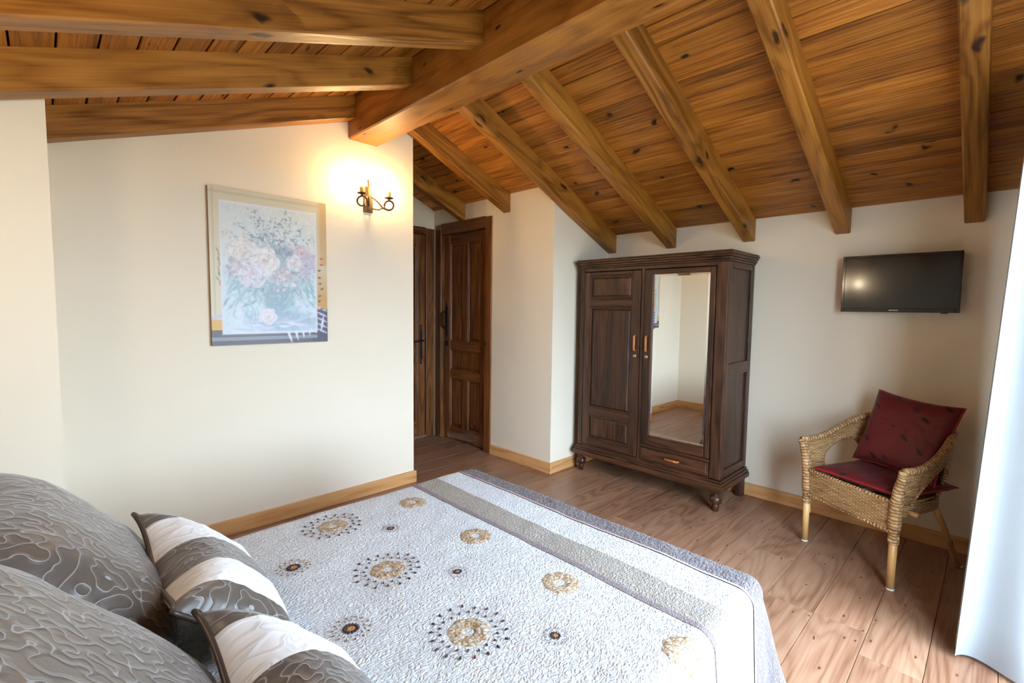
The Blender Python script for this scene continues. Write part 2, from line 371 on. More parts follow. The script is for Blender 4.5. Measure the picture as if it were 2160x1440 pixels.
# wall with the passage door and the return beside the wardrobe
D2A, D2B, D2Z = 3.166, 3.972, 2.118
mb = MB()
zt = zc_r(XB) + 0.015
mb.box(XB, XB + 0.18, YB + 0.16, D2A, 0, zt); mb.box(XB, XB + 0.18, D2B, DC, 0, zt); mb.box(XB, XB + 0.18, D2A, D2B, D2Z, zt)
mb.box(XB + 0.165, XB + 0.185, D2A, D2B, 0, D2Z)  # unseen backing added behind the door to block sky light
struct('wall_passage_right', mb, W, 'cream plaster wall holding the brown panelled passage door')
struct('wall_return', MB().prism([(XB, 0), (DX, 0), (DX, ZW + 0.02), (XB, zt)], 'y', YB, YB + 0.16), W, 'cream plaster return wall beside the wardrobe')
mb = MB()
D1A, D1B, D1Z = 1.99, 2.80, 2.09
mb.box(XR - 0.12, D1A, DC, DC + 0.15, 0, 2.75); mb.box(D1B, XB + 0.18, DC, DC + 0.15, 0, 2.75); mb.box(D1A, D1B, DC, DC + 0.15, D1Z, 2.75)
mb.box(D1A, D1B, DC + 0.135, DC + 0.155, 0, D1Z)  # hidden plate added to stop daylight leaking round the end door
struct('wall_passage_end', mb, W, 'cream plaster end wall of the passage around the light brown door')
# window wall
mb = MB()
def ztop(x): return (zc_l(x) if x <= XR0 else zc_r(x) if x >= XR1 else max(zc_l(XR0), zc_r(XR1))) + 0.015
g = gable(WX0, WX1, WZ1)
mb.prism(gable(XH, WX0), 'y', YW - 0.14, YW); mb.prism(gable(WX1, DX), 'y', YW - 0.14, YW); mb.prism(g, 'y', YW - 0.14, YW)
mb.box(WX0, WX1, YW - 0.14, YW, 0, WZ0)
struct('wall_window', mb, W, 'cream plaster gable wall with the wide window')
# window
wf = thing('window_1', 'white framed wide window in the gable wall', 'window', (WX0, YW - 0.1, WZ0), 0, None, 'structure')
mb = MB(); fy0, fy1 = YW - 0.12, YW - 0.07
mb.box(WX0, WX0 + 0.05, fy0, fy1, WZ0, WZ1).box(WX1 - 0.05, WX1, fy0, fy1, WZ0, WZ1).box(WX0, WX1, fy0, fy1, WZ0, WZ0 + 0.05).box(WX0, WX1, fy0, fy1, WZ1 - 0.05, WZ1)
obj('window_frame', mb, MAT['white_frame'], wf, bevel=0.004)
xm = (WX0 + WX1) / 2
obj('mullion', MB().box(xm - 0.03, xm + 0.03, fy0, fy1, WZ0 + 0.05, WZ1 - 0.05), MAT['white_frame'], wf, bevel=0.004)
for a, b in ((WX0 + 0.05, xm - 0.03), (xm + 0.03, WX1 - 0.05)):
    obj('pane', MB().box(a, b, YW - 0.097, YW - 0.093, WZ0 + 0.05, WZ1 - 0.05), MAT['glass'], wf)

# ------------------------------------------------------------------ ceiling boards
ce = tag(obj('ceiling', MB().prism([(XH - 0.15, zc_l(XH - 0.15) + 0.018), (XR0, zc_l(XR0) + 0.018), (XR1, zc_r(XR1) + 0.018), (DX + 0.15, zc_r(DX + 0.15) + 0.018),
      (DX + 0.15, zc_r(DX + 0.15) + 0.1), (XR1, zc_r(XR1) + 0.1), (XR0, zc_l(XR0) + 0.1), (XH - 0.15, zc_l(XH - 0.15) + 0.1)], 'y', YW - 0.25, DC + 0.15), MAT['roofdeck']),
      'stained pine tongue and groove ceiling sloping both ways from the ridge', 'ceiling', None, 'structure')
BW = 0.1075
def board(x0, x1, zf, y0, y1):
    dz = 0.017; c = 0.003; x0 += 0.0025; x1 -= 0.0025
    prof = [(x0 + 0.0006, zf(x0) + dz), (x0 + 0.0006, zf(x0) + c), (x0 + c * 0.8, zf(x0 + c * 0.8)), (x1 - c * 0.8, zf(x1 - c * 0.8)), (x1 - 0.0006, zf(x1) + c), (x1 - 0.0006, zf(x1) + dz)]
    obj('board', MB().prism(prof, 'y', y0, y1), MAT['board'], ce)
x = 2.372 - BW * 7
while x < DX:
    a, b = max(x, XR1), min(x + BW, DX)
    if b - a > 0.01:
        ye = DC if (a > XR - 0.1 and b < XB + 0.12) else DY
        if a > XB + 0.01: ye = YB
        board(a, b, zc_r, YW, ye)
    x += BW
x = -0.055 - BW * 5
while x < XR0:
    a, b = max(x, XH), min(x + 0.110, XR0)
    if b - a > 0.01: board(a, b, zc_l, YW, DY if b > XP + 0.001 else YP)
    x += 0.110

# ------------------------------------------------------------------ beams
def beam(name, label, L, H, Wd, origin, slope, m=None, group=None):
    """timber along local x, descending by 'slope'; origin = upper end, underside, near face"""
    th = math.atan(slope); c = math.cos(th); Lh = L
    # cross-cut ends vertical: shear profile in x-z, rotate into local frame of the timber
    mb = MB(); ch = 0.006
    prof = [(0, ch), (ch, 0), (Wd - ch, 0), (Wd, ch), (Wd, H), (0, H)]
    vs_ = []
    for xx in (0, Lh):
        for (yv, zv) in prof: vs_.append(Vector((xx, yv, zv - slope * xx)))
    Rm = Matrix.Rotation(th, 4, 'Y').inverted()
    vs_ = [Rm @ p for p in vs_]
    n = len(prof)
    mb.add(vs_, [tuple(range(n - 1, -1, -1)), tuple(range(n, 2 * n))] + [(i, (i + 1) % n, (i + 1) % n + n, i + n) for i in range(n)])
    o = obj(name, mb, m or MAT['beam'])
    o.location = origin; o.rotation_euler = (0, th, 0)
    return tag(o, label, 'beam', group)
o = obj('ridge_beam', MB().prism([(XR0, ZR + 0.008), (XR0 + 0.008, ZR), (XR1 - 0.008, ZR), (XR1, ZR + 0.008), (XR1, zc_r(XR1) - 0.001), (XR0, zc_l(XR0) - 0.001)], 'y', YW + 0.001, DY - 0.001), MAT['beam_y'])
tag(o, 'thick pine ridge beam running along the top of the ceiling', 'beam')
RG = 'rafters of the sloping pine ceiling'
RW = 0.082
rl = {1: 'pine rafter over the door passage, behind the picture wall', 2: 'pine rafter ending above the brown passage door beside the sconce',
      3: 'pine rafter running down to the left top end of the wardrobe', 4: 'pine rafter ending above the wardrobe cornice',
      5: 'pine rafter ending at the wall just past the right end of the wardrobe', 6: 'pine rafter ending above the left edge of the television',
      7: 'pine rafter ending above the right edge of the television by the curtain'}
ry = {1: 3.535, 2: 2.934, 3: 2.360, 4: 1.810, 5: 1.226, 6: 0.672, 7: 0.082}
for i in range(1, 8):
    xs = XR1 + 0.001 if i > 1 else XR + 0.001
    xe = (XB if i < 3 else DX) - 0.001
    beam('rafter', rl[i], xe - xs, ZW - ZWB - 0.001, RW, (xs, ry[i], zb_r(xs)), SR, None, RG)
ll = {0: 'pine rafter lying against the top of the picture wall', 1: 'middle pine rafter left of the ridge, with a large oblong knot', 2: 'upper pine rafter left of the ridge, with swirling red grain',
      3: 'pine rafter over the middle of the bed', 4: 'pine rafter over the near half of the bed', 5: 'pine rafter close to the window wall over the bed head'}
ly = [2.926, 2.270, 1.694, 1.118, 0.542, -0.034]
for i, yv in enumerate(ly):
    xe = XP + 0.001 if i == 0 else XH + 0.001
    L = XR0 - 0.001 - xe
    # mirrored: local x runs from the ridge down towards the bed head
    th = math.atan(SL); mb = MB(); ch = 0.006; H = HL - 0.001; Wd = 0.094
    prof = [(0, ch), (ch, 0), (Wd - ch, 0), (Wd, ch), (Wd, H), (0, H)]
    vs_ = [Vector((-xx, a, b - SL * xx)) for xx in (0, L) for (a, b) in prof]
    Rm = Matrix.Rotation(-th, 4, 'Y').inverted(); vs_ = [Rm @ p for p in vs_]; n = 6
    mb.add(vs_, [tuple(range(n)), tuple(range(2 * n - 1, n - 1, -1))] + [(i2, i2 + n, (i2 + 1) % n + n, (i2 + 1) % n) for i2 in range(n)])
    o = obj('rafter', mb, MAT['beam']); o.location = (XR0 - 0.001, yv, ZL); o.rotation_euler = (0, -th, 0)
    tag(o, ll[i], 'beam', RG)

# ------------------------------------------------------------------ baseboards
HB, TB = 0.0867, 0.016
def bb(name, mb, m, label): struct(name, mb, MAT[m], label, bevel=0.002)
bb('baseboard_left', MB().box(XP, XR, DY - TB, DY, 0, HB).box(XR, XR + TB, DY - TB, DC - 0.01, 0, HB), 'base', 'light oak baseboard under the picture wall')
bb('baseboard_right', MB().box(DX - TB, DX, YW + TB, YB - TB, 0, HB), 'base_y', 'light oak baseboard under the television wall')
bb('baseboard_passage', MB().box(XB - TB, XB, YB - TB, D2A - 0.012, 0, HB), 'base_y', 'light oak baseboard left of the white wall corner')
bb('baseboard_return', MB().box(XB, DX, YB - TB, YB, 0, HB), 'base', 'light oak baseboard running behind the wardrobe foot')
bb('baseboard_corner', MB().box(XP, XP + TB, YP, DY - TB, 0, HB).box(XH, XP + TB, YP - TB, YP, 0, HB), 'base_y', 'light oak baseboard of the stepped wall beside the bed')
bb('baseboard_head', MB().box(XH, XH + TB, YW + TB, YP - TB, 0, HB), 'base_y', 'light oak baseboard behind the bed head')
bb('baseboard_window', MB().box(XH, DX, YW, YW + TB, 0, HB), 'base', 'light oak baseboard under the window')

# ------------------------------------------------------------------ doors
def leaf(parent, m, u0, u1, w0, w1, d, rails, stiles, matv, math_, thick=0.035):
    """frame-and-panel leaf. rails: list of (w0, w1); panels between rails; stiles: {gap index: centre stile u} ; d = front depth"""
    sw = 0.095
    obj('stile', MB().mbox(m, u0, u0 + sw, w0, w1, d - thick, d), matv, parent, bevel=0.004)
    obj('stile', MB().mbox(m, u1 - sw, u1, w0, w1, d - thick, d), matv, parent, bevel=0.004)
    for a, b in rails:
        obj('rail', MB().mbox(m, u0 + sw, u1 - sw, a, b, d - thick + 0.001, d - 0.001), math_, parent, bevel=0.004)
    for i in range(len(rails) - 1):
        a, b = rails[i][1], rails[i + 1][0]
        cells = [(u0 + sw, u1 - sw)]
        if i in stiles:
            um = stiles[i]; hw = 0.042
            obj('stile', MB().mbox(m, um - hw, um + hw, a, b, d - thick + 0.001, d - 0.001), matv, parent, bevel=0.004)
            cells = [(u0 + sw, um - hw), (um + hw, u1 - sw)]
        for c0, c1 in cells:
            mb = MB().mbox(m, c0 - 0.004, c1 + 0.004, a - 0.004, b + 0.004, d - thick * 0.9, d - 0.02)
            mb.frustum(m, c0 + 0.012, c1 - 0.012, a + 0.012, b - 0.012, d - 0.021, d - 0.008, 0.03)
            p = obj('panel', mb, matv, parent)
            mo = MB()
            for (q0, q1, r0, r1) in ((c0, c0 + 0.014, a, b), (c1 - 0.014, c1, a, b), (c0, c1, a, a + 0.014), (c0, c1, b - 0.014, b)):
                mo.mbox(m, q0, q1, r0, r1, d - 0.022, d - 0.004)
            obj('panel_moulding', mo, matv, p, bevel=0.005)
mX = lambda u, w, d: (XB - d, u, w)                  # faces the room along -x
mY = lambda u, w, d: (u, DC - d, w)                  # faces the room along -y
d2 = thing('door_2', 'dark brown panelled passage door with black iron pull', 'door', (XB, (D2A + D2B) / 2, 0), 0, None, 'structure')
fwid = 0.075
for a, b in ((D2A - 0.012, D2A + fwid), (D2B - fwid, D2B + 0.012)):
    obj('jamb', MB().mbox(mX, a, b, 0, D2Z, -0.16, 0.014), MAT['door_z'], d2, bevel=0.004)
obj('lintel', MB().mbox(mX, D2A + fwid, D2B - fwid, D2Z - fwid - 0.02, D2Z + 0.008, -0.16, 0.012), MAT['door_y'], d2, bevel=0.004)
U0, U1 = D2A + fwid + 0.003, D2B - fwid - 0.003; um = (U0 + U1) / 2
leaf(d2, mX, U0, U1, 0.008, D2Z - fwid - 0.024, -0.028, [(0.008, 0.13), (0.62, 0.70), (0.90, 0.985), (1.93, D2Z - fwid - 0.024)], {0: um, 2: um}, MAT['door_z'], MAT['door_y'])
hx = U1 - 0.045
mb = MB()
mb.mbox(mX, hx - 0.018, hx + 0.018, 1.03, 1.33, -0.029, -0.022)
mb.mbox(mX, hx - 0.010, hx + 0.010, 1.00, 1.36, -0.029, -0.0225)
ha = obj('handle', mb, MAT['iron'], d2, bevel=0.003)
obj('pull', MB().tube([mX(hx, 1.27, -0.024), mX(hx, 1.27, 0.012), mX(hx, 1.255, 0.022), mX(hx, 1.13, 0.022), mX(hx, 1.115, 0.012), mX(hx, 1.115, -0.024)], 0.009, 8), MAT['iron'], ha, True)
obj('keyhole_plate', MB().mbox(mX, hx - 0.022, hx + 0.022, 0.93, 0.985, -0.029, -0.022), MAT['iron'], d2, bevel=0.004)

d1 = thing('door_1', 'lighter brown panelled door at the end of the passage', 'door', ((D1A + D1B) / 2, DC, 0), 0, None, 'structure')
for a, b in ((D1A - 0.01, D1A + 0.06), (D1B - 0.06, D1B + 0.035)):
    obj('jamb', MB().mbox(mY, a, b, 0, D1Z, -0.13, 0.014), MAT['door_z'], d1, bevel=0.004)
obj('lintel', MB().mbox(mY, D1A + 0.06, D1B - 0.06, D1Z - 0.06, D1Z + 0.008, -0.13, 0.012), MAT['door_x'], d1, bevel=0.004)
U0, U1 = D1A + 0.063, D1B - 0.063
leaf(d1, mY, U0, U1, 0.008, D1Z - 0.064, -0.006, [(0.008, 0.16), (0.68, 0.755), (0.86, 0.93), (1.90, D1Z - 0.064)], {}, MAT['door_z'], MAT['door_x'])
hx = U1 - 0.05
mb = MB().mbox(mY, hx - 0.016, hx + 0.016, 0.80, 1.08, -0.007, 0.0)
mb.frustum(mY, hx - 0.012, hx + 0.012, 1.07, 1.14, -0.007, -0.001, 0.004).frustum(mY, hx - 0.012, hx + 0.012, 0.74, 0.81, -0.007, -0.001, 0.004)
ha = obj('handle', mb, MAT['iron'], d1, bevel=0.003)
obj('lever', MB().tube([mY(hx, 0.98, -0.002), mY(hx, 0.98, 0.045), mY(hx - 0.01, 0.98, 0.05), mY(hx - 0.10, 0.975, 0.05)], 0.009, 8), MAT['iron'], ha, True)


# ------------------------------------------------------------------ wardrobe
WFX, WBX = 3.088, 3.540; WY0, WY1 = 1.205, 2.365
wd = thing('wardrobe', 'dark walnut wardrobe with mirror door, drawer and turned feet', 'wardrobe', ((WFX + WBX) / 2, (WY0 + WY1) / 2, 0))
mW = lambda u, w, d: (WFX - d, u, w)
Z0, Z1 = 0.215, 1.632
ya, yb, yc, yd = 1.282, 1.792, 1.820, 2.322
obj('back_panel', MB().box(WBX - 0.012, WBX, WY0 + 0.02, WY1 - 0.02, Z0, Z1), MAT['ward_z'], wd)
for a, b in ((WY0, ya), (yd, WY1)):
    obj('corner_post', MB().box(WFX, WFX + 0.045, a, b, Z0, Z1), MAT['ward_z'], wd, bevel=0.006)
obj('centre_post', MB().box(WFX, WFX + 0.03, yb + 0.002, yc - 0.002, Z0 + 0.006, Z1 - 0.02), MAT['ward_z'], wd, bevel=0.003)
obj('top_rail', MB().box(WFX + 0.002, WFX + 0.03, ya, yd, 1.606, Z1), MAT['ward_y'], wd, bevel=0.003)
obj('bottom_rail', MB().box(WFX + 0.002, WFX + 0.03, ya, yd, Z0 - 0.02, Z0 + 0.008), MAT['ward_y'], wd, bevel=0.003)
obj('drawer_rail', MB().box(WFX + 0.002, WFX + 0.03, ya, yb, 0.318, 0.338), MAT['ward_y'], wd, bevel=0.003)
for side, yo, sg in ((0, WY0, 1), (1, WY1, -1)):
    mS = (lambda u, w, d, yo=yo, sg=sg: (u, yo - sg * d, w))
    sp = obj('side_panel', MB().mbox(mS, WFX + 0.045, WBX, Z0, Z1, -0.03, -0.016), MAT['ward_z'], wd)
    obj('side_stile', MB().mbox(mS, WBX - 0.05, WBX, Z0, Z1, -0.03, -0.002), MAT['ward_z'], sp, bevel=0.004)
    obj('side_stile', MB().mbox(mS, WFX + 0.045, WFX + 0.062, Z0, Z1, -0.03, -0.003), MAT['ward_z'], sp, bevel=0.003)
    for a, b in ((Z0, Z0 + 0.05), (0.895, 0.972), (Z1 - 0.04, Z1)):
        obj('side_rail', MB().mbox(mS, WFX + 0.062, WBX - 0.05, a, b, -0.03, -0.003), MAT['ward_x'], sp, bevel=0.004)
# cornice and plinth: stepped mouldings
def molding(steps, name):
    mb = MB()
    for e, za, zb in steps:
        mb.box(WFX - e, WBX, WY0 - e, WY1 + e, za, zb)
    return obj(name, mb, MAT['ward_y'], wd, bevel=0.004)
molding([(0.006, 1.632, 1.645), (0.014, 1.645, 1.660), (0.022, 1.660, 1.676), (0.030, 1.676, 1.690), (0.024, 1.690, 1.700)], 'cornice')
molding([(0.008, 0.196, 0.212), (0.018, 0.178, 0.196), (0.026, 0.146, 0.178), (0.012, 0.132, 0.146)], 'plinth')
foot = [(0.012, 0.0), (0.018, 0.004), (0.021, 0.03), (0.024, 0.046), (0.02, 0.052), (0.038, 0.062), (0.040, 0.085), (0.036, 0.100), (0.018, 0.108), (0.016, 0.118), (0.026, 0.124), (0.026, 0.134)]
for yv in (WY0 + 0.03, WY1 - 0.03):
    obj('foot', MB().lathe(foot, 16, (WFX + 0.022, yv, 0)), MAT['ward_z'], wd, True)
for yv in (WY0, WY1 - 0.05):
    obj('rear_foot', MB().box(WBX - 0.055, WBX - 0.003, yv, yv + 0.05, 0, 0.134), MAT['ward_z'], wd, bevel=0.006)
# left door with three panels
ld = obj('door', MB().mbox(mW, yc + 0.002, yd - 0.003, 0.228, 1.602, -0.024, -0.012), MAT['ward_z'], wd)
st = 0.052
def wrail(parent, a, b, c, e): obj('rail', MB().mbox(mW, a, b, c, e, -0.024, 0.003), MAT['ward_y'], parent, bevel=0.005)
def wstile(parent, a, b, c, e): obj('stile', MB().mbox(mW, a, b, c, e, -0.024, 0.004), MAT['ward_z'], parent, bevel=0.005)
a0, a1 = yc + 0.002, yd - 0.003
wstile(ld, a0, a0 + st + 0.014, 0.228, 1.602); wstile(ld, a1 - st, a1, 0.228, 1.602)
rz = [(0.228, 0.285), (0.475, 0.530), (1.335, 1.395), (1.575, 1.602)]
for q in rz: wrail(ld, a0 + st + 0.014, a1 - st, *q)
for i in range(3):
    lo, hi = rz[i][1], rz[i + 1][0]; c0, c1 = a0 + st + 0.014, a1 - st
    obj('panel', MB().frustum(mW, c0 + 0.018, c1 - 0.018, lo + 0.018, hi - 0.018, -0.0125, -0.004, 0.012), MAT['ward_z'], ld)
    mo = MB()
    for q in ((c0, c0 + 0.012, lo, hi), (c1 - 0.012, c1, lo, hi), (c0, c1, lo, lo + 0.012), (c0, c1, hi - 0.012, hi)): mo.mbox(mW, *q, -0.013, 0.0005)
    obj('panel_moulding', mo, MAT['ward_z'], ld, bevel=0.005)
def pull(parent, u, w0, w1, vert=True):
    if vert: p = [mW(u, w0, 0.004), mW(u, w0 + 0.004, 0.018), mW(u, w1 - 0.004, 0.018), mW(u, w1, 0.004)]
    else: p = [mW(w0, u, 0.004), mW(w0 + 0.004, u, 0.018), mW(w1 - 0.004, u, 0.018), mW(w1, u, 0.004)]
    o = obj('handle', MB().tube(p, [0.008, 0.0085, 0.0085, 0.008], 10), MAT['pull'], parent, True)
    return o
pull(ld, a0 + 0.034, 1.018, 1.128)
def escutcheon(parent, u, w):
    m = MB().lathe([(0.014, 0), (0.014, 0.003), (0.009, 0.005), (0.003, 0.005)], 14).xf(Matrix.Translation(mW(u, w, 0.004)) @ Matrix.Rotation(-PI / 2, 4, 'Y'))
    obj('escutcheon', m, MAT['brass'], parent, True)
escutcheon(ld, a0 + 0.034, 0.978)
# mirror door
rd = obj('mirror_door', MB().mbox(mW, ya + 0.003, yb - 0.002, 0.342, 1.602, -0.024, -0.016), MAT['ward_z'], wd)
b0, b1 = ya + 0.003, yb - 0.002
m0, m1, n0, n1 = 1.322, 1.728, 0.412, 1.566
wstile(rd, b0, m0, 0.342, 1.602); wstile(rd, m1, b1, 0.342, 1.602); wrail(rd, m0, m1, 0.342, n0); wrail(rd, m0, m1, n1, 1.602)
def mirror_mat():
    k = NT('silvered_mirror'); k.base((0.93, 0.95, 0.93)); k.b.inputs['Metallic'].default_value = 1; k.rough(0.01); return k.m
MAT['mirror'] = mirror_mat()
bv = 0.016
mb = MB()
P = [(m0, n0, -0.0106), (m1, n0, -0.0106), (m1, n1, -0.0106), (m0, n1, -0.0106), (m0 + bv, n0 + bv, -0.0098), (m1 - bv, n0 + bv, -0.0098), (m1 - bv, n1 - bv, -0.0098), (m0 + bv, n1 - bv, -0.0098)]
Q = [(u, w, -0.0158) for u, w, _ in P[:4]]
mb.add([mW(*p) for p in P + Q], [(4, 5, 6, 7), (0, 1, 5, 4), (1, 2, 6, 5), (2, 3, 7, 6), (3, 0, 4, 7), (0, 8, 9, 1), (1, 9, 10, 2), (2, 10, 11, 3), (3, 11, 8, 0), (11, 10, 9, 8)])
obj('mirror', mb, MAT['mirror'], rd)['label'] = 'bevelled mirror pane'
pull(rd, b1 - 0.028, 1.018, 1.128); escutcheon(rd, b1 - 0.028, 0.978)
dr = obj('drawer', MB().mbox(mW, ya + 0.003, yb - 0.003, 0.226, 0.315, -0.024, 0.002), MAT['ward_y'], wd, bevel=0.005)
obj('drawer_moulding', MB().frustum(mW, ya + 0.014, yb - 0.014, 0.236, 0.305, 0.0015, 0.005, 0.006), MAT['ward_y'], dr)
pull(dr, 0.272, 1.490, 1.590, False)

# ------------------------------------------------------------------ television
TX, TY0, TY1, TZ0, TZ1 = 3.4725, 0.150, 0.6803, 1.320, 1.6497
tv = thing('television', 'small black flat television mounted on the cream wall', 'television', (DX, (TY0 + TY1) / 2, TZ0))
mT = lambda u, w, d: (TX - d, u, w)
def gloss(name, col, rough, spec=0.5):
    k = NT(name); tc = k.n('ShaderNodeTexCoord'); nz = k.n('ShaderNodeTexNoise', {'Vector': tc.outputs['Object'], 'Scale': 40.0})
    k.base(k.mix(nz.outputs[0], col, tuple(c * 1.06 for c in col))); k.rough(rough); k.b.inputs['Specular IOR Level'].default_value = spec; return k.m
MAT['tv_black'] = gloss('black_gloss_plastic', (0.006, 0.006, 0.007), 0.12)
MAT['tv_screen'] = gloss('grey_screen', (0.012, 0.012, 0.011), 0.10, 0.5)
obj('casing', MB().mbox(mT, TY0, TY1, TZ0, TZ1, -0.045, 0.0), MAT['tv_black'], tv, bevel=0.004)
mb = MB(); e = 0.014
for q in ((TY0, TY0 + e, TZ0, TZ1), (TY1 - e, TY1, TZ0, TZ1), (TY0 + e, TY1 - e, TZ1 - e, TZ1), (TY0 + e, TY1 - e, TZ0, TZ0 + 0.022)): mb.mbox(mT, *q, -0.001, 0.006)
bz = obj('bezel', mb, MAT['tv_black'], tv, bevel=0.002)
obj('screen', MB().mbox(mT, TY0 + e, TY1 - e, TZ0 + 0.022, TZ1 - e, -0.001, 0.002), MAT['tv_screen'], tv)
MAT['print'] = plain('silver_print', (0.55, 0.55, 0.55), 0.4)
# blurred maker's mark: a row of small light strokes in the middle of the lower bezel
mb = MB(); ym = (TY0 + TY1) / 2 + 0.012
for i in range(7): mb.mbox(mT, ym - 0.021 + i * 0.0062, ym - 0.0168 + i * 0.0062, TZ0 + 0.0085, TZ0 + 0.0145, 0.0055, 0.0066)
obj('maker_mark', mb, MAT['print'], bz)
obj('sensor', MB().mbox(mT, TY0 + 0.045, TY0 + 0.075, TZ0 - 0.005, TZ0 + 0.001, -0.01, 0.004), MAT['tv_black'], tv, bevel=0.001)
obj('wall_bracket', MB().box(TX + 0.043, DX - 0.001, 0.36, 0.47, 1.42, 1.54), MAT['iron'], tv)

# ------------------------------------------------------------------ picture (flat flower print, colours painted per vertex)
PX0, PX1, PZ0, PZ1 = 0.655, 1.296, 1.090, 1.954
NPX, NPZ = 192, 260
uu, ww = np.meshgrid(np.linspace(0, 1, NPX), np.linspace(0, 1, NPZ))     # u right, w up
asp = (PZ1 - PZ0) / (PX1 - PX0)
def lin(c): return np.array(srgb(*c))
prng = np.random.RandomState(5)
def smooth_noise(n, seed):
    r = np.random.RandomState(seed).rand(n + 2, n + 2)
    x = uu * n; z = ww * n; i = np.minimum(x.astype(int), n); j = np.minimum(z.astype(int), n); fx = x - i; fz = z - j
    fx = fx * fx * (3 - 2 * fx); fz = fz * fz * (3 - 2 * fz)
    return (r[j, i] * (1 - fx) + r[j, i + 1] * fx) * (1 - fz) + (r[j + 1, i] * (1 - fx) + r[j + 1, i + 1] * fx) * fz
img = np.zeros((NPZ, NPX, 3))
def fill(mask, c, a=1.0):
    m = np.clip(mask, 0, 1)[..., None] * a; img[:] = img * (1 - m) + lin(c) * m
def soft(d, w=0.012): return 1 - np.clip(d / w + 0.5, 0, 1)
img[:] = lin((214, 224, 226))
bgm = smooth_noise(7, 1) * 0.6 + smooth_noise(19, 2) * 0.4
fill(bgm * 1.2 * (ww > 0.5), (222, 220, 206), 0.8); fill((1 - ww) * 0.8, (206, 220, 236), 0.8)
def stroke(u0, w0, ang, ln, wd_, c, a=0.8, curve=0.0):
    du = uu - u0; dw = (ww - w0) * asp
    ca, sa = math.cos(ang), math.sin(ang); t = du * ca + dw * sa; nn = -du * sa + dw * ca - curve * t * t
    hw = wd_ * np.clip(1 - (2 * t / ln - 1) ** 2, 0, 1)
    fill(soft(np.abs(nn) - hw, 0.008) * (t > 0) * (t < ln), c, a)
# tall sprays of small blossoms at the top
for (u0, ua, wt) in ((.50, .22, .80), (.50, .36, .90), (.50, .33, .84), (.52, .55, .86), (.54, .62, .90), (.55, .66, .86), (.56, .78, .82), (.50, .14, .72), (.58, .86, .74), (.52, .47, .82)):
    for s_ in range(46):
        t = prng.rand() ** .7; uq = u0 + (ua - u0) * t + prng.normal() * .018; wq = .50 + (wt - .50) * t + prng.normal() * .006
        if 0.10 < uq < 0.88 and wq < 0.905: stroke(uq, wq, prng.uniform(0, PI), prng.uniform(.012, .034), prng.uniform(.004, .009), [(120, 150, 156), (150, 178, 182), (186, 200, 208), (214, 220, 222), (104, 128, 140), (168, 160, 184)][prng.randint(6)], 0.75)
# dark heart of the bouquet and leaves
fill(soft(np.hypot((uu - .58) / .20, (ww - .56) / .10) - 1, .3), (122, 142, 160), .8)
fill(soft(np.hypot((uu - .50) / .34, (ww - .46) / .17) - 1, .5), (168, 190, 200), .7)
for k in range(260):
    a = prng.uniform(0, 2 * PI); rr = prng.uniform(.15, 1) ** .5
    uq = .50 + .38 * rr * math.cos(a); wq = .52 + .20 * rr * math.sin(a)
    stroke(uq, wq, prng.uniform(0, PI), prng.uniform(.03, .08), prng.uniform(.006, .013), [(150, 150, 176), (176, 156, 176), (132, 164, 172), (158, 190, 194), (206, 184, 188), (110, 140, 152)][prng.randint(6)], .75)
for k in range(70):
    uq = prng.uniform(.14, .86); wq = prng.uniform(.28, .44)
    stroke(uq, wq, -PI / 2 + (uq - .5) * 2.2 + prng.uniform(-.5, .5), prng.uniform(.06, .13), .011, [(150, 190, 198), (172, 206, 212), (132, 172, 184)][prng.randint(3)], .8, prng.uniform(-3, 3))
# vase, cloth and ledge
fill(soft(np.hypot((uu - .55) / .13, (ww - .29) / .12) - 1, .25), (150, 176, 190), .95)
fill(soft(np.hypot((uu - .60) / .30, (ww - .15) / .07) - 1, .5), (158, 180, 196), .85)
for k in range(26): stroke(prng.uniform(.12, .8), prng.uniform(.10, .2), prng.uniform(-.5, .2), prng.uniform(.1, .25), .012, [(226, 226, 240), (206, 210, 230), (190, 198, 218)][prng.randint(3)], .7, prng.uniform(-2, 2))
def rose(uc, wc, r, c_out, c_in, c_core):
    d = np.hypot(uu - uc, (ww - wc) * asp) / r; ang = np.arctan2((ww - wc) * asp, uu - uc)
    edge = 1 + .08 * np.sin(5 * ang + uc * 20) + .04 * np.sin(9 * ang)
    fill(soft(d / edge - 1, .12), c_out, 1)
    for q in range(6):
        rq = .92 - .16 * q; ph = q * 2.1 + uc * 9
        fill(np.exp(-((d - rq * (1 + .14 * np.sin(2 * ang + ph))) / .07) ** 2) * np.clip(.5 + .7 * np.sin(ang * 1.0 + ph * 1.7), 0, 1), c_in, .75)
    fill(np.clip((wc - ww) * asp / r, 0, 1) * soft(d / edge - 1, .12), c_in, .45)
    fill(soft(d - .16, .2), c_core, .8)
rose(.26, .60, .125, (232, 228, 222), (206, 196, 198), (214, 196, 190)); rose(.43, .555, .125, (236, 232, 228), (210, 200, 200), (206, 160, 164))
rose(.33, .470, .125, (228, 224, 232), (204, 200, 212), (196, 184, 196)); rose(.76, .625, .080, (222, 204, 208), (190, 172, 184), (180, 140, 150))
rose(.80, .545, .100, (210, 200, 216), (176, 170, 194), (150, 146, 172)); rose(.69, .555, .075, (230, 226, 226), (200, 196, 204), (206, 170, 176))
rose(.45, .185, .075, (232, 226, 232), (206, 198, 210), (214, 190, 196))
for k in range(150):                                                    # small pink hydrangea petals
    cu, cw = ((.22, .50), (.60, .475), (.62, .43))[k % 3]
    uq = cu + prng.normal() * .055; wq = cw + prng.normal() * .03
    if .1 < uq < .9: fill(soft(np.hypot(uu - uq, (ww - wq) * asp) - .011, .01), [(226, 200, 198), (232, 216, 210), (204, 176, 184), (180, 196, 204)][prng.randint(4)], .8)
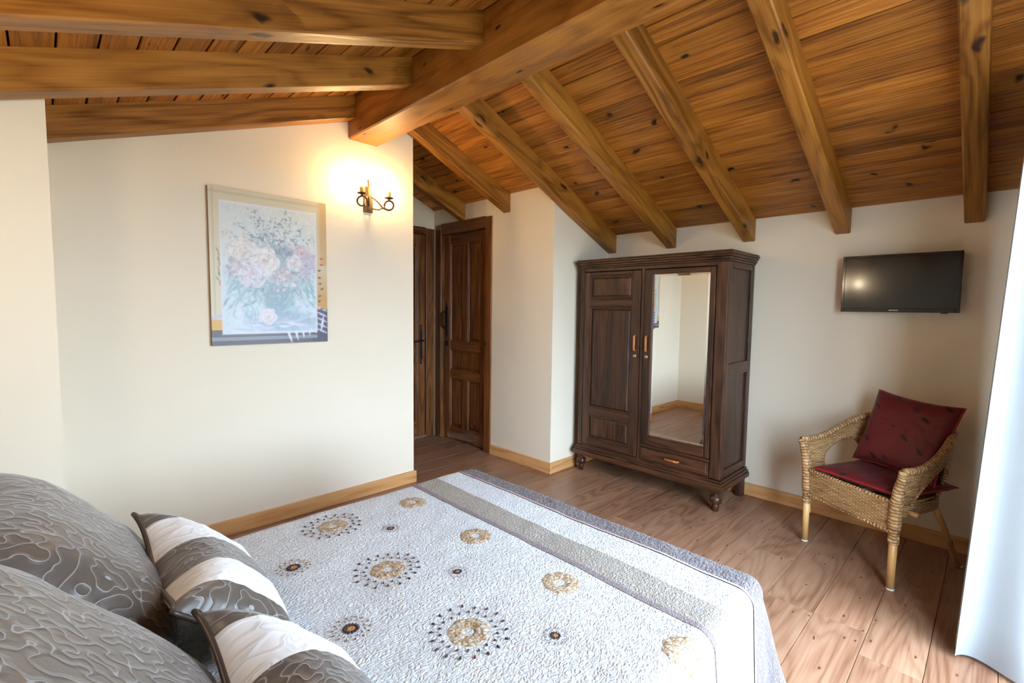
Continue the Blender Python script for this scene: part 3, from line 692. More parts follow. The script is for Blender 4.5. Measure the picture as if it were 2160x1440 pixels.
for k in range(420):                                                    # loose brushwork over the bouquet
    a = prng.uniform(0, 2 * PI); rr = prng.uniform(.05, 1) ** .5
    uq = .50 + .40 * rr * math.cos(a); wq = .50 + .24 * rr * math.sin(a)
    stroke(uq, wq, prng.uniform(0, PI), prng.uniform(.02, .06), prng.uniform(.003, .008), [(150, 160, 178), (206, 196, 200), (140, 170, 178), (176, 200, 204), (222, 212, 210), (232, 232, 232), (120, 144, 158)][prng.randint(7)], .45)
for k in range(60):
    uq = prng.uniform(.14, .40) if k % 2 else prng.uniform(.62, .86)
    stroke(uq, prng.uniform(.20, .36), prng.uniform(-2.6, -.5), prng.uniform(.06, .14), .009, [(164, 198, 206), (186, 212, 220), (144, 180, 192)][prng.randint(3)], .6, prng.uniform(-4, 4))
# painted frame margin around the inner panel
bl, br, bb_, bt = .085, .105, .075, .085
inner = (uu > bl) & (uu < 1 - br) & (ww > bb_) & (ww < 1 - bt)
keep = img.copy()
img[:] = lin((216, 206, 178))
fill((ww < .62) * np.clip((.62 - ww) / .3, 0, 1) * (uu > .5), (206, 150, 62), .95); fill((ww > .55) * (uu > .5) * np.clip((uu - .9) / .05, 0, 1), (206, 164, 96), .8)
fill(soft(np.abs(uu - .03) - .006, .01) * 1.0, (196, 168, 110), .6); fill(soft(np.abs(1 - ww - .03) - .008, .01), (196, 180, 140), .6)
fill((ww < .165) & (ww > .10) & (uu < .3), (222, 168, 66), .95); fill((ww < .10) & (uu < .99), (92, 84, 88), 1); fill((ww < .235) * (uu > .85), (76, 66, 86), 1)
fill((ww < .052) & (ww > .03) & (uu < .9), (150, 154, 168), .8)
fill(soft(np.abs(ww - .17 - .02 * np.sin(uu * 20)) - .010, .01) * (uu < .12), (196, 190, 214), 1)
for k in range(6): stroke(.66 + .055 * k, .0 + .015 * k, 1.9 - .1 * k, .16, .011, (226, 222, 236), .95)
for k in range(5): stroke(1.0, .06 + .04 * k, 2.7, .12, .009, (210, 206, 226), .9)
for k in range(9): stroke(.915 + prng.uniform(-.01, .02), .24 + .045 * k, prng.uniform(-.2, .8), .04, .008, (40, 70, 56) if k < 7 else (196, 64, 40), .95)
for k in range(8): stroke(.07, .38 + .03 * k, prng.uniform(1.4, 2.4), .05, .006, [(206, 110, 84), (110, 140, 92), (70, 100, 80)][k % 3], .85)
br_ = smooth_noise(45, 21) * .5 + smooth_noise(90, 22) * .5
keep *= (0.90 + 0.2 * br_)[..., None]
img[inner] = keep[inner]
ed = np.maximum(np.maximum(bl - uu, uu - (1 - br)), np.maximum(bb_ - ww, ww - (1 - bt)))
fill(np.exp(-(ed / .006) ** 2), (232, 236, 244), .8)
img *= 0.86
def colour_grid(name, parent, mat, sel, yfront):
    idx = np.arange(NPX * NPZ).reshape(NPZ, NPX)
    v = [(PX0 + (PX1 - PX0) * float(uu.flat[i]), yfront, PZ0 + (PZ1 - PZ0) * float(ww.flat[i])) for i in range(NPX * NPZ)]
    a, b, c, d = idx[:-1, :-1], idx[:-1, 1:], idx[1:, 1:], idx[1:, :-1]
    cin = sel[:-1, :-1]
    f = np.stack([a[cin], b[cin], c[cin], d[cin]], 1).tolist()
    l = parent.location; v = [(p[0] - l.x, p[1] - l.y, p[2] - l.z) for p in v]
    me = bpy.data.meshes.new(name); me.from_pydata(v, [], f)
    at = me.color_attributes.new('Col', 'FLOAT_COLOR', 'POINT')
    col = np.concatenate([img.reshape(-1, 3), np.ones((NPX * NPZ, 1))], 1).astype(np.float32)
    at.data.foreach_set('color', col.ravel())
    bm = bmesh.new(); bm.from_mesh(me); bmesh.ops.delete(bm, geom=[q for q in bm.verts if not q.link_faces], context='VERTS'); bm.to_mesh(me); bm.free()
    me.materials.append(mat); o = bpy.data.objects.new(name, me); C.objects.link(o); o.parent = parent; return o
pic = thing('picture', 'framed pastel print of a flower bouquet in a vase', 'picture', ((PX0 + PX1) / 2, DY, PZ0))
MAT['paint'] = vcol('printed_colours', 0.42)
MAT['gilt'] = plain('brown_gilt_edge', srgb(150, 104, 48), 0.45)
obj('frame', MB().box(PX0, PX1, DY - 0.024, DY - 0.0005, PZ0, PZ1), MAT['gilt'], pic, bevel=0.003)
colour_grid('printed_border', pic, MAT['paint'], ~inner, DY - 0.0246)
colour_grid('flower_print', pic, MAT['paint'], inner, DY - 0.0252)

# ------------------------------------------------------------------ sconces
MAT['rust'] = plain('bronzed_iron', srgb(98, 74, 52), 0.5, 0.5, 0.3, 200)
MAT['candle'] = plain('candle_sleeve', srgb(214, 176, 112), 0.6)
def bulb_mat(name, power, col=(1.0, 0.66, 0.30, 1)):
    k = NT(name); k.b.inputs['Emission Color'].default_value = col; k.b.inputs['Emission Strength'].default_value = power
    k.base((1, 0.9, 0.7)); return k.m
MAT['bulb'] = bulb_mat('lit_bulb', 500.0); MAT['bulb_strong'] = bulb_mat('lit_bulb_strong', 350.0, (1.0, 0.80, 0.56, 1))
def sconce(loc, rotz, label, bulb='bulb'):
    t = thing('wall_sconce', label, 'wall lamp', loc, rotz, 'two-armed iron candle sconces')
    # local: wall plane y=0, room towards -y, z from plate bottom
    mb = MB().prism([(-0.034, 0), (0.034, 0), (0.034, 0.135), (0.020, 0.165), (0.014, 0.172), (-0.014, 0.172), (-0.020, 0.165), (-0.034, 0.135)], 'y', -0.012, -0.0005)
    obj('back_plate', mb, MAT['rust'], t, bevel=0.003, world=False)
    obj('finial', MB().tube([(0, -0.016, 0.04), (0, -0.03, 0.09), (0, -0.02, 0.15), (0, -0.012, 0.215)], [0.006, 0.006, 0.008, 0.006], 8), MAT['rust'], t, True, world=False)
    for s in (-1, 1):
        pts = []
        for i in range(33):                         # curl: from the plate out, looping once under the cup
            q = i / 32
            if q < 0.45:
                a = q / 0.45; pts.append((s * (0.004 + 0.062 * a), -0.016 - 0.075 * a, 0.11 - 0.085 * a + 0.012 * math.sin(a * PI)))
            else:
                a = (q - 0.45) / 0.55 * 2 * PI * 0.92 - 2.3
                pts.append((s * (0.096 + 0.034 * math.cos(a)), -0.115 - 0.012 * math.sin(a), 0.046 + 0.026 * math.sin(a) * 1.1))
        ar = obj('arm', MB().tube(pts, 0.0064, 8), MAT['rust'], t, True, world=False)
        obj('brace', MB().tube([(s * 0.03, -0.014, 0.028), (s * 0.05, -0.06, 0.018), (s * 0.075, -0.10, 0.035)], 0.0045, 8), MAT['rust'], t, True, world=False)
        c = (s * 0.098, -0.112, 0.075)
        obj('cup', MB().lathe([(0.005, 0), (0.007, 0.012), (0.022, 0.015), (0.030, 0.020), (0.031, 0.023), (0.012, 0.021)], 18, c), MAT['rust'], t, True, world=False)
        obj('candle', MB().lathe([(0.0125, 0.021), (0.0125, 0.066), (0.010, 0.068)], 14, c), MAT['candle'], t, True, world=False)
        obj('bulb', MB().lathe([(0.007, 0.068), (0.012, 0.078), (0.0135, 0.088), (0.011, 0.104), (0.005, 0.120), (0.001, 0.128)], 12, c), MAT[bulb], t, True, world=False)
    return t
sconce((1.592, DY, 1.945), 0, 'lit iron sconce with two candle arms beside the flower picture')
sconce((XH, 1.36, 1.50), PI / 2, 'lit iron sconce above the bed head, seen mirrored in the television', 'bulb_strong')

# ------------------------------------------------------------------ bed
ZB = 0.50
YN, YF, XF = 0.505, 1.838, 1.535
bed = thing('bed', 'double bed hidden under the quilted bedspread', 'bed', (0.55, 1.15, 0))
MAT['bedwood'] = wood('bed_frame_wood', *DRW, 'x', 0.4)
MAT['ticking'] = plain('mattress_cotton', (0.75, 0.75, 0.72), 0.9)
obj('frame', MB().box(-0.42, 1.51, YN + 0.015, YF - 0.01, 0.16, 0.27), MAT['bedwood'], bed, bevel=0.004)
obj('mattress', MB().box(-0.42, 1.525, YN + 0.006, YF - 0.006, 0.27, 0.468), MAT['ticking'], bed, bevel=0.03)
obj('headboard', MB().box(-0.47, -0.425, 0.46, 1.86, 0.0, 0.92), MAT['bedwood'], bed, bevel=0.01)
for xv in (-0.36, 1.38):
    for yv in (YN + 0.05, YF - 0.09): obj('leg', MB().box(xv, xv + 0.05, yv, yv + 0.05, 0, 0.162), MAT['bedwood'], bed, bevel=0.004)

def fold(s, r=0.05, flare=0.06):
    if s <= 0: return 0.0, 0.0
    a = s / r
    if a < PI / 2: return r * math.sin(a), r * (1 - math.cos(a))
    e = s - r * PI / 2
    return r + flare * e, r + e * math.sqrt(1 - flare * flare)
def quilt_pt(U, V, lift=0.0):
    ou = max(0, U - XF); on_ = YN - V; of = V - YF
    ov = max(0, on_, of); sy = -1 if on_ > of else 1
    s = math.hypot(ou, ov)
    x = min(U, XF); y = min(max(V, YN), YF)
    und = 0.006 * noise.noise(Vector((U * 4, V * 4, 1.3))) + 0.0025 * noise.noise(Vector((U * 14, V * 14, 4.1)))
    if s <= 0: return (x, y, ZB + und + lift - 0.004)
    ca, sa = ou / s, ov / s
    cr = (2 * ca * sa) ** 2
    rr = 0.05 - 0.012 * ca
    h, d = fold(s, rr, 0.05 + 0.26 * cr)
    if ov > 0.08:
        h += 0.012 * math.sin(U * 17 + 0.6) * min(1, (ov - 0.08) / 0.25) * sa
    h += lift * min(1, s / 0.06)
    z = ZB - 0.004 - d + und * max(0, 1 - s / 0.1) + lift * max(0, 1 - s / 0.06)
    return (x + ca * h, y + sy * sa * h, max(z, 0.012))
def uvgrid(name, mat, parent, u0, u1, v0, v1, step, fn, uvf=None, smooth=True):
    nu = max(1, round((u1 - u0) / step)); nv = max(1, round((v1 - v0) / step))
    l = parent.location if parent else Vector()
    vs_ = []; uvs = []
    for j in range(nv + 1):
        for i in range(nu + 1):
            U = u0 + (u1 - u0) * i / nu; V = v0 + (v1 - v0) * j / nv
            p = fn(U, V); vs_.append((p[0] - l.x, p[1] - l.y, p[2] - l.z)); uvs.append((U, V))
    fs = [(j * (nu + 1) + i, j * (nu + 1) + i + 1, (j + 1) * (nu + 1) + i + 1, (j + 1) * (nu + 1) + i) for j in range(nv) for i in range(nu)]
    me = bpy.data.meshes.new(name); me.from_pydata(vs_, [], fs)
    uvl = me.uv_layers.new(name='UVMap'); li = np.zeros(len(me.loops), dtype=np.int32); me.loops.foreach_get('vertex_index', li)
    uvl.data.foreach_set('uv', np.array(uvs, dtype=np.float32)[li].ravel())
    if smooth: me.shade_smooth()
    me.materials.append(mat); o = bpy.data.objects.new(name, me); C.objects.link(o); o.parent = parent; return o
WHT = (0.62, 0.635, 0.65)
MAT['q_white'] = quilted('white_quilted_cotton', WHT, None, 1.15, 0.75)
MAT['q_beige'] = quilted('beige_quilted_cotton', srgb(160, 150, 138), srgb(126, 115, 103), 1.3, 0.7)
MAT['q_dark'] = quilted('taupe_quilted_cotton', srgb(112, 101, 102), srgb(78, 69, 71), 1.0, 0.9)
MAT['q_mauve'] = quilted('mauve_braid', srgb(150, 132, 132), srgb(108, 88, 92), 2.4, 0.8)
MAT['q_pipe'] = plain('rose_piping', srgb(196, 170, 166), 0.7)
qv0, qv1 = YN - 0.50, YF + 0.44
ql = thing('bedspread', 'white quilted bedspread with taupe stripes and embroidered flowers on the bed', 'bedspread', (0.55, 1.15, ZB))
for nm, mt, a, b, st_ in (('centre_field', 'q_white', -0.415, 1.183, 0.014), ('braid_stripe', 'q_mauve', 1.183, 1.204, 0.010), ('beige_stripe', 'q_beige', 1.204, 1.318, 0.0125),
                      ('white_stripe', 'q_white', 1.318, 1.452, 0.0125), ('piping', 'q_pipe', 1.452, 1.461, 0.009), ('taupe_border', 'q_dark', 1.461, 1.95, 0.0125)):
    lift = {'braid_stripe': 0.0015, 'piping': 0.003}.get(nm, 0.0)
    o = uvgrid(nm, MAT[mt], ql, a, b, qv0, qv1, st_, lambda U, V, lift=lift: quilt_pt(U, V, lift))

# embroidery
def tan_mat():
    k = NT('tan_embroidery'); uv = k.n('ShaderNodeUVMap')
    n1 = k.n('ShaderNodeTexNoise', {'Vector': uv.outputs[0], 'Scale': 75.0, 'Detail': 3.0, 'Distortion': 1.2})
    vo = k.n('ShaderNodeTexVoronoi', {'Vector': uv.outputs[0], 'Scale': 60.0}, feature='DISTANCE_TO_EDGE')
    col = k.ramp(n1.outputs[0], [(0.34, srgb(128, 96, 62)), (0.44, srgb(178, 156, 126)), (0.54, srgb(192, 176, 152)), (0.64, srgb(208, 206, 204))])
    col = k.mix(k.ramp(vo.outputs[0], [(0.02, 0.75), (0.10, 0.0)]), col, srgb(150, 114, 74))
    k.base(col); k.rough(0.7); k.bump(k.math('ADD', n1.outputs[0], vo.outputs[0]), 0.9, 0.004); return k.m
MAT['tan'] = tan_mat()
MAT['bead'] = plain('dark_plum_thread', srgb(58, 42, 52), 0.6)
MAT['bead2'] = plain('brown_thread', srgb(122, 94, 70), 0.6)
MAT['amber'] = plain('amber_thread', srgb(184, 128, 78), 0.6, 0, 0.5, 500)
MAT['red'] = plain('red_thread', srgb(150, 40, 44), 0.6)
mrng = random.Random(11)
def polar(parent, uc, vc, r, q, lift): 
    p = quilt_pt(uc + r * math.cos(q), vc + r * math.sin(q), lift); l = ql.location
    return (p[0] - l.x, p[1] - l.y, p[2] - l.z)
def motif_flower(uc, vc, R_, hole, petals, ph, mat, name='flower_motif'):
    nr, na = 6, 64; vs_ = []; uvs = []
    for i in range(nr + 1):
        for k in range(na):
            q = 2 * PI * k / na; edge = R_ * (0.90 + 0.10 * abs(math.sin(petals * q / 2 + ph)))
            r = hole + (edge - hole) * i / nr
            lift = 0.001 + 0.002 * math.sin(PI * min(1, i / nr + 0.05)) + 0.0006 * (i % 2)
            if i in (0, nr): lift = 0.0002
            vs_.append(polar(ql, uc, vc, r, q, lift)); uvs.append((uc + r * math.cos(q), vc + r * math.sin(q)))
    fs = [(i * na + k, (i + 1) * na + k, (i + 1) * na + (k + 1) % na, i * na + (k + 1) % na) for i in range(nr) for k in range(na)]
    me = bpy.data.meshes.new(name); me.from_pydata(vs_, [], fs)
    uvl = me.uv_layers.new(name='UVMap'); li = np.zeros(len(me.loops), dtype=np.int32); me.loops.foreach_get('vertex_index', li)
    uvl.data.foreach_set('uv', np.array(uvs, dtype=np.float32)[li].ravel()); me.shade_smooth(); me.materials.append(mat)
    o = bpy.data.objects.new(name, me); C.objects.link(o); o.parent = ql; return o
def motif_beads(parent, uc, vc, rings_, mat, name='bead_stitches', single=False):
    mb = MB()
    for r, n, ln, wd_, ph in rings_:
        for k in range(n):
            q = 2 * PI * (k + ph) / n
            rr = r * mrng.uniform(0.95, 1.05)
            A = Vector(polar(ql, uc, vc, rr - ln, q, 0.002)); B = Vector(polar(ql, uc, vc, rr + ln, q, 0.002)); mid = (A + B) / 2
            if single: mb = MB()
            mb.tube([A, A.lerp(B, .25) + Vector((0, 0, .0008)), mid + Vector((0, 0, .001)), A.lerp(B, .75) + Vector((0, 0, .0008)), B], [wd_ * .3, wd_ * .85, wd_, wd_ * .85, wd_ * .3], 6)
            if single: obj(name, mb, MAT['red'] if (mrng.random() < 0.03) else mat, parent, True, world=False)
    if not single: obj(name, mb, mat, parent, True, world=False)['kind'] = 'stuff'
for vv in (1.682, 1.273, 0.878, 0.485): motif_flower(1.080, vv, 0.058, 0.014, 9, vv, MAT['tan'])
for vv in (1.700, 1.298, 0.900):
    f = motif_flower(0.742, vv, 0.056, 0.014, 7, vv * 3, MAT['tan'])
    motif_beads(f, 0.742, vv, [(0.098, 18, 0.0055, 0.0030, 0.0), (0.073, 18, 0.0042, 0.0026, 0.5)], MAT['bead'], 'bead', True)
    motif_beads(f, 0.742, vv, [(0.083, 18, 0.010, 0.0007, 0.0)], MAT['bead2'], 'thread_rays')
for vv in (1.504, 1.113, 0.722):
    f = motif_flower(0.530, vv, 0.0125, 0.001, 6, vv, MAT['amber'], 'small_motif')
    motif_beads(f, 0.530, vv, [(0.0165, 14, 0.0050, 0.0030, 0)], MAT['bead'], 'dark_ring')
    motif_beads(f, 0.530, vv, [(0.046, 14, 0.0035, 0.0022, 0), (0.035, 14, 0.0025, 0.0018, .5)], MAT['bead2'], 'bead_stitches')
for vv in (1.535, 1.134, 0.736):
    f = motif_flower(0.890, vv, 0.008, 0.001, 6, vv, MAT['amber'], 'small_motif')
    motif_beads(f, 0.890, vv, [(0.0105, 12, 0.0035, 0.0022, 0)], MAT['bead'], 'dark_ring')
    motif_beads(f, 0.890, vv, [(0.026, 14, 0.005, 0.0007, 0), (0.030, 14, 0.0018, 0.0013, .5)], MAT['bead2'], 'bead_stitches')

# ------------------------------------------------------------------ pillows and cushions
def pillow(name, parent, mat, hw, hh, th, M, pinch=0.07, power=0.42, n=36, skew=None, sag=None, side=0, arange=(-1, 1), uvs_scale=1.0, zmin=None):
    """puffy square; side 0 both faces, 1 front, -1 back; a across, b up, c out"""
    mb_v = []; fs = []; uvs = []
    def pt(a, b, s):
        ea = a * hw * (1 - pinch * (1 - b * b)); eb = b * hh * (1 - pinch * (1 - a * a))
        c = s * th * (max(0, (1 - a ** 4)) * max(0, (1 - b ** 4))) ** power
        c += 0.004 * noise.noise(Vector((a * 5 + hw * 30, b * 5, s * 3.0))) * (1 if abs(a) < .97 and abs(b) < .97 else 0)
        p = Vector((ea, c, eb))
        if sag: p = sag(p, a, b)
        p = M @ p
        if zmin is not None and p.z < zmin: p.z = zmin + 0.15 * (p.z - zmin) * 0
        return p
    for s in ((1, -1) if side == 0 else (side,)):
        base = len(mb_v); na = max(2, round(n * (arange[1] - arange[0]) / 2))
        for j in range(n + 1):
            for i in range(na + 1):
                ta = arange[0] + (arange[1] - arange[0]) * i / na; tb = -1 + 2 * j / n
                a = math.sin(ta * PI / 2) if arange == (-1, 1) else ta; b = math.sin(tb * PI / 2)
                mb_v.append(pt(a, b, s)); uvs.append((a * hw * uvs_scale, b * hh * uvs_scale))
        fs += [(base + j * (na + 1) + i, base + j * (na + 1) + i + 1, base + (j + 1) * (na + 1) + i + 1, base + (j + 1) * (na + 1) + i) for j in range(n) for i in range(na)]
    me = bpy.data.meshes.new(name); me.from_pydata([tuple(v) for v in mb_v], [], fs)
    uvl = me.uv_layers.new(name='UVMap'); li = np.zeros(len(me.loops), dtype=np.int32); me.loops.foreach_get('vertex_index', li)
    uvl.data.foreach_set('uv', np.array(uvs, dtype=np.float32)[li].ravel())
    bm = bmesh.new(); bm.from_mesh(me); bmesh.ops.remove_doubles(bm, verts=bm.verts, dist=0.0004)
    if side == 0: bmesh.ops.recalc_face_normals(bm, faces=bm.faces)
    bm.to_mesh(me); bm.free()
    me.shade_smooth(); me.materials.append(mat); o = bpy.data.objects.new(name, me); C.objects.link(o); o.parent = parent
    return o, pt
def edge_loop(pt, n=28):
    L = []
    for i in range(n): L.append(pt(-1 + 2 * i / n, -1, 0))
    for i in range(n): L.append(pt(1, -1 + 2 * i / n, 0))
    for i in range(n): L.append(pt(1 - 2 * i / n, 1, 0))
    for i in range(n): L.append(pt(-1, 1 - 2 * i / n, 0))
    return L
def frame_m(xa, za):
    """matrix with local x = xa, local z = za (up along the cushion), y = outward normal"""
    xa = Vector(xa).normalized(); za = Vector(za); za = (za - xa * za.dot(xa)).normalized(); ya = za.cross(xa)
    return Matrix(((xa.x, ya.x, za.x, 0), (xa.y, ya.y, za.y, 0), (xa.z, ya.z, za.z, 0), (0, 0, 0, 1)))
MAT['satin'] = vermicelli('taupe_satin', srgb(86, 75, 66), srgb(158, 153, 152), 40.0, 0.38, 0.40, 0.028)
MAT['satin_edge'] = plain('dark_satin_piping', srgb(64, 50, 42), 0.35)
SH = 'taupe satin pillow shams'
for yv, lab, xv, zv, hh_ in ((1.470, 'large taupe satin quilted pillow at the far side of the bed', -0.012, 0.688, 0.250), (0.800, 'large taupe satin quilted pillow nearest the camera', -0.035, 0.730, 0.315)):
    t = thing('pillow', lab, 'pillow', (xv, yv, zv), 0, SH)
    M = frame_m((0, -1, 0), (-0.62, 0, 0.70))
    o, pt = pillow('cover', t, MAT['satin'], 0.332, hh_, 0.135, M, 0.05, 0.5, 40, zmin=ZB + 0.010 - zv)
    obj('seam', MB().tube(edge_loop(pt), 0.004, 6, True), MAT['satin_edge'], t, True, world=False)

MAT['c_white'] = vermicelli('white_satin', (0.80, 0.80, 0.80), (0.70, 0.71, 0.73), 36.0, 0.5, 0.4, 0.03)
MAT['c_back'] = plain('cream_backing', srgb(226, 222, 206), 0.8, 0, 0.2, 300)
def striped(loc, lab, rot, ph):
    t = thing('cushion', lab, 'cushion', loc, 0, 'small striped satin cushions')
    M = Matrix.Rotation(rot, 4, 'Z') @ frame_m((0, -1, -0.04), (-0.60, 0, 0.60))
    def sag(p, a, b):
        p = p.copy(); w_ = (1 - a * a) * max(0, b); p.z -= 0.045 * w_; p.y -= 0.040 * w_ * w_; return p
    hw, hh, th = 0.270, 0.165, 0.085
    bands = [(-1.0, -0.74, 'satin'), (-0.74, -0.26, 'c_white'), (-0.26, 0.26, 'satin'), (0.26, 0.74, 'c_white'), (0.74, 1.0, 'satin')]
    pt = None
    for a, b, m in bands:
        o, pt = pillow('stripe', t, MAT[m], hw, hh, th, M, 0.08, 0.5, 36, sag=sag, side=1, arange=(a, b), zmin=ZB + 0.010 - loc[2])
    o, pt = pillow('back', t, MAT['c_back'], hw, hh, th * 0.35, M, 0.08, 0.5, 30, sag=sag, side=-1, zmin=ZB + 0.010 - loc[2])
    obj('piping', MB().tube(edge_loop(pt), 0.006, 8, True), MAT['satin_edge'], t, True, world=False)
striped((0.272, 1.365, 0.615), 'small striped satin cushion leaning on the far pillow', 0.0, 0)
striped((0.300, 0.775, 0.608), 'small striped satin cushion leaning on the near pillow', 0.0, 0)

# ------------------------------------------------------------------ wicker chair
CH = thing('wicker_chair', 'honey coloured wicker armchair below the television', 'chair', (2.955, 0.500, 0), math.atan2(-0.86, -0.51))
MAT['wick'] = wicker('woven_wicker', 120.0, 62.0)
MAT['wick_rim'] = wicker('braided_wicker', 60.0, 40.0)
MAT['cane'] = wood('rattan_cane', srgb(176, 122, 66), srgb(214, 166, 104), srgb(232, 192, 136), 'z', 0.4, 3.0, 1.0, 6.0, 0.2, srgb(120, 78, 40), 0.1, 3.0, 0.3, 0.07)
def sgp(v, p): return math.copysign(abs(v) ** p, v)
def rim_pt(t):                                        # t 0..1 right front -> back -> left front
    q = PI * t
    x = 0.285 * sgp(math.cos(q), 0.75); y = -0.015 + 0.50 * math.sin(q) ** 0.80
    s = min(1, max(0, (math.sin(q) - 0.05) / 0.75)); s = s * s * (3 - 2 * s)
    return Vector((x, y, 0.588 + 0.14 * s))
def seat_pt(t):
    q = PI * t
    return Vector((0.235 * sgp(math.cos(q), 0.62), 0.0 + 0.44 * math.sin(q) ** 0.75, 0.405))
def shell_pt(t, v):
    a, b = seat_pt(t), rim_pt(t); p = a.lerp(b, v); bulge = math.sin(PI * v) * 0.012
    n = Vector((p.x, p.y - 0.15, 0)); 
    if n.length > 1e-6: p += n.normalized() * bulge
    return p
def low_v(t):
    tc, wv = (0.142, 0.092) if t < 0.5 else (0.858, 0.092)
    u = abs(t - tc) / wv
    return 0.0 if u >= 1 else 0.70 * (1 - u ** 2.6) ** (1 / 2.6)
ts = sorted(set([i / 120 for i in range(121)] + [c + sgn * 0.092 * (1 - 0.5 ** k) for c in (0.142, 0.858) for sgn in (-1, 1) for k in range(2, 12)] + [c + s_ * 0.092 for c in (0.142, 0.858) for s_ in (-1, 1)]))
def strip_mesh(name, parent, mat, ts_, lo, hi, nv, fn, arc, solid=0.010):
    vs_ = []; uvs = []; acc = 0; last = None
    for t in ts_:
        p0 = fn(t, 1.0)
        if last is not None: acc += (p0 - last).length
        last = p0; l = lo(t)
        for j in range(nv + 1):
            v = l + (hi - l) * j / nv; p = fn(t, v); vs_.append(tuple(p)); uvs.append((acc, p.z))
    fs = [(i * (nv + 1) + j, (i + 1) * (nv + 1) + j, (i + 1) * (nv + 1) + j + 1, i * (nv + 1) + j + 1) for i in range(len(ts_) - 1) for j in range(nv)]
    me = bpy.data.meshes.new(name); me.from_pydata(vs_, [], fs)
    uvl = me.uv_layers.new(name='UVMap'); li = np.zeros(len(me.loops), dtype=np.int32); me.loops.foreach_get('vertex_index', li)
    uvl.data.foreach_set('uv', np.array(uvs, dtype=np.float32)[li].ravel()); me.shade_smooth(); me.materials.append(mat)
    o = bpy.data.objects.new(name, me); C.objects.link(o); o.parent = parent
    if solid:
        so = o.modifiers.new('solid', 'SOLIDIFY'); so.thickness = solid; so.offset = 0
    return o
strip_mesh('backrest', CH, MAT['wick'], ts, low_v, 1.0, 14, shell_pt, True)
def tube_uv(name, parent, mat, pts, rad, seg=10, closed=False):
    mb = MB().tube(pts, rad, seg, closed)
    o = obj(name, mb, mat, parent, True, world=False)
    me = o.data; uvl = me.uv_layers.new(name='UVMap')
    n = len(pts); acc = [0]
    for i in range(1, n): acc.append(acc[-1] + (Vector(pts[i]) - Vector(pts[i - 1])).length)
    li = np.zeros(len(me.loops), dtype=np.int32); me.loops.foreach_get('vertex_index', li)
    uv = np.array([(k / seg * 0.12 + acc[min(i, n - 1)] * 0.5, acc[min(i, n - 1)]) for i in range(n) for k in range(seg)], dtype=np.float32)
    uvl.data.foreach_set('uv', uv[li].ravel()); return o
tube_uv('top_rim', CH, MAT['wick_rim'], [rim_pt(i / 60) for i in range(61)], 0.017, 10)
for c in (0.142, 0.858):
    tube_uv('opening_rim', CH, MAT['wick_rim'], [shell_pt(t, low_v(t)) for t in ts if abs(t - c) <= 0.0921], 0.009, 8)
# seat and aprons
mb = MB(); pts = [seat_pt(i / 40) for i in range(41)]
o = strip_mesh('seat', CH, MAT['wick'], [i / 40 for i in range(41)], lambda t: 0.0, 1.0, 12, lambda t, v: Vector((seat_pt(t).x, 0.0, 0.412)).lerp(seat_pt(t) + Vector((0, 0, 0.007)), v), True, 0.012)
def apron_bottom(t): return 0.29
ap = strip_mesh('front_apron', CH, MAT['wick'], [i / 30 for i in range(31)], lambda t: 0.0, 1.0, 10, lambda t, v: Vector((-0.235 + 0.47 * t, -0.006 - 0.008 * math.sin(PI * t), 0.285 + 0.018 * (2 * t - 1) ** 2 * 0 + (0.425 - 0.285) * v)), True, 0.012)
strip_mesh('side_apron', CH, MAT['wick'], [i / 50 for i in range(51)], lambda t: 0.0, 1.0, 6, lambda t, v: seat_pt(t) + Vector((0, 0, -0.055 * (1 - v))), True, 0.010)
tube_uv('apron_rim', CH, MAT['wick_rim'], [(-0.24 + 0.48 * i / 20, -0.010, 0.284) for i in range(21)], 0.010, 8)
tube_uv('seat_rim', CH, MAT['wick_rim'], [(-0.24 + 0.48 * i / 20, -0.008, 0.424) for i in range(21)], 0.011, 8)
for s in (-1, 1):
    lg = obj('front_leg', MB().tube([(s * 0.245, 0, 0.0), (s * 0.245, 0, 0.30)], [0.0165, 0.0175], 12), MAT['cane'], CH, True, world=False)
    obj('foot_cap', MB().lathe([(0.013, -0.0), (0.0172, 0.004), (0.0172, 0.010), (0.016, 0.011)], 12, (s * 0.245, 0, 0)), MAT['white_frame'], lg, True, world=False)
    tube_uv('leg_binding', CH, MAT['wick_rim'], [(s * 0.245, 0, z) for z in (0.226, 0.232, 0.25, 0.266, 0.272)], [0.018, 0.0225, 0.0235, 0.0225, 0.018], 12)
    tube_uv('arm_post', CH, MAT['wick_rim'], [(s * 0.245, 0, 0.272), (s * 0.246, -0.002, 0.32), (s * 0.250, -0.004, 0.42), (s * 0.262, -0.006, 0.50), (s * 0.276, -0.008, 0.55), tuple(rim_pt(0 if s > 0 else 1) + Vector((0, -0.003, 0)))], [0.022, 0.027, 0.026, 0.024, 0.022, 0.019], 12)
    rl_ = obj('rear_leg', MB().tube([(s * 0.15, 0.36, 0.375), (s * 0.155, 0.44, 0.24), (s * 0.162, 0.565, 0.0)], [0.016, 0.0155, 0.015], 10), MAT['cane'], CH, True, world=False)
    obj('foot_cap', MB().lathe([(0.012, 0.0), (0.0165, 0.003), (0.0165, 0.009), (0.015, 0.010)], 12, (s * 0.162, 0.565, 0)), MAT['white_frame'], rl_, True, world=False)
    obj('side_strut', MB().tube([(s * 0.243, 0.012, 0.245), (s * 0.24, 0.02, 0.17)], 0.006, 8), MAT['cane'], CH, True, world=False)
    obj('strut_end', MB().tube([(s * 0.225, 0.10, 0.365), (s * 0.275, 0.10, 0.365)], 0.0125, 10), MAT['cane'], CH, True, world=False)

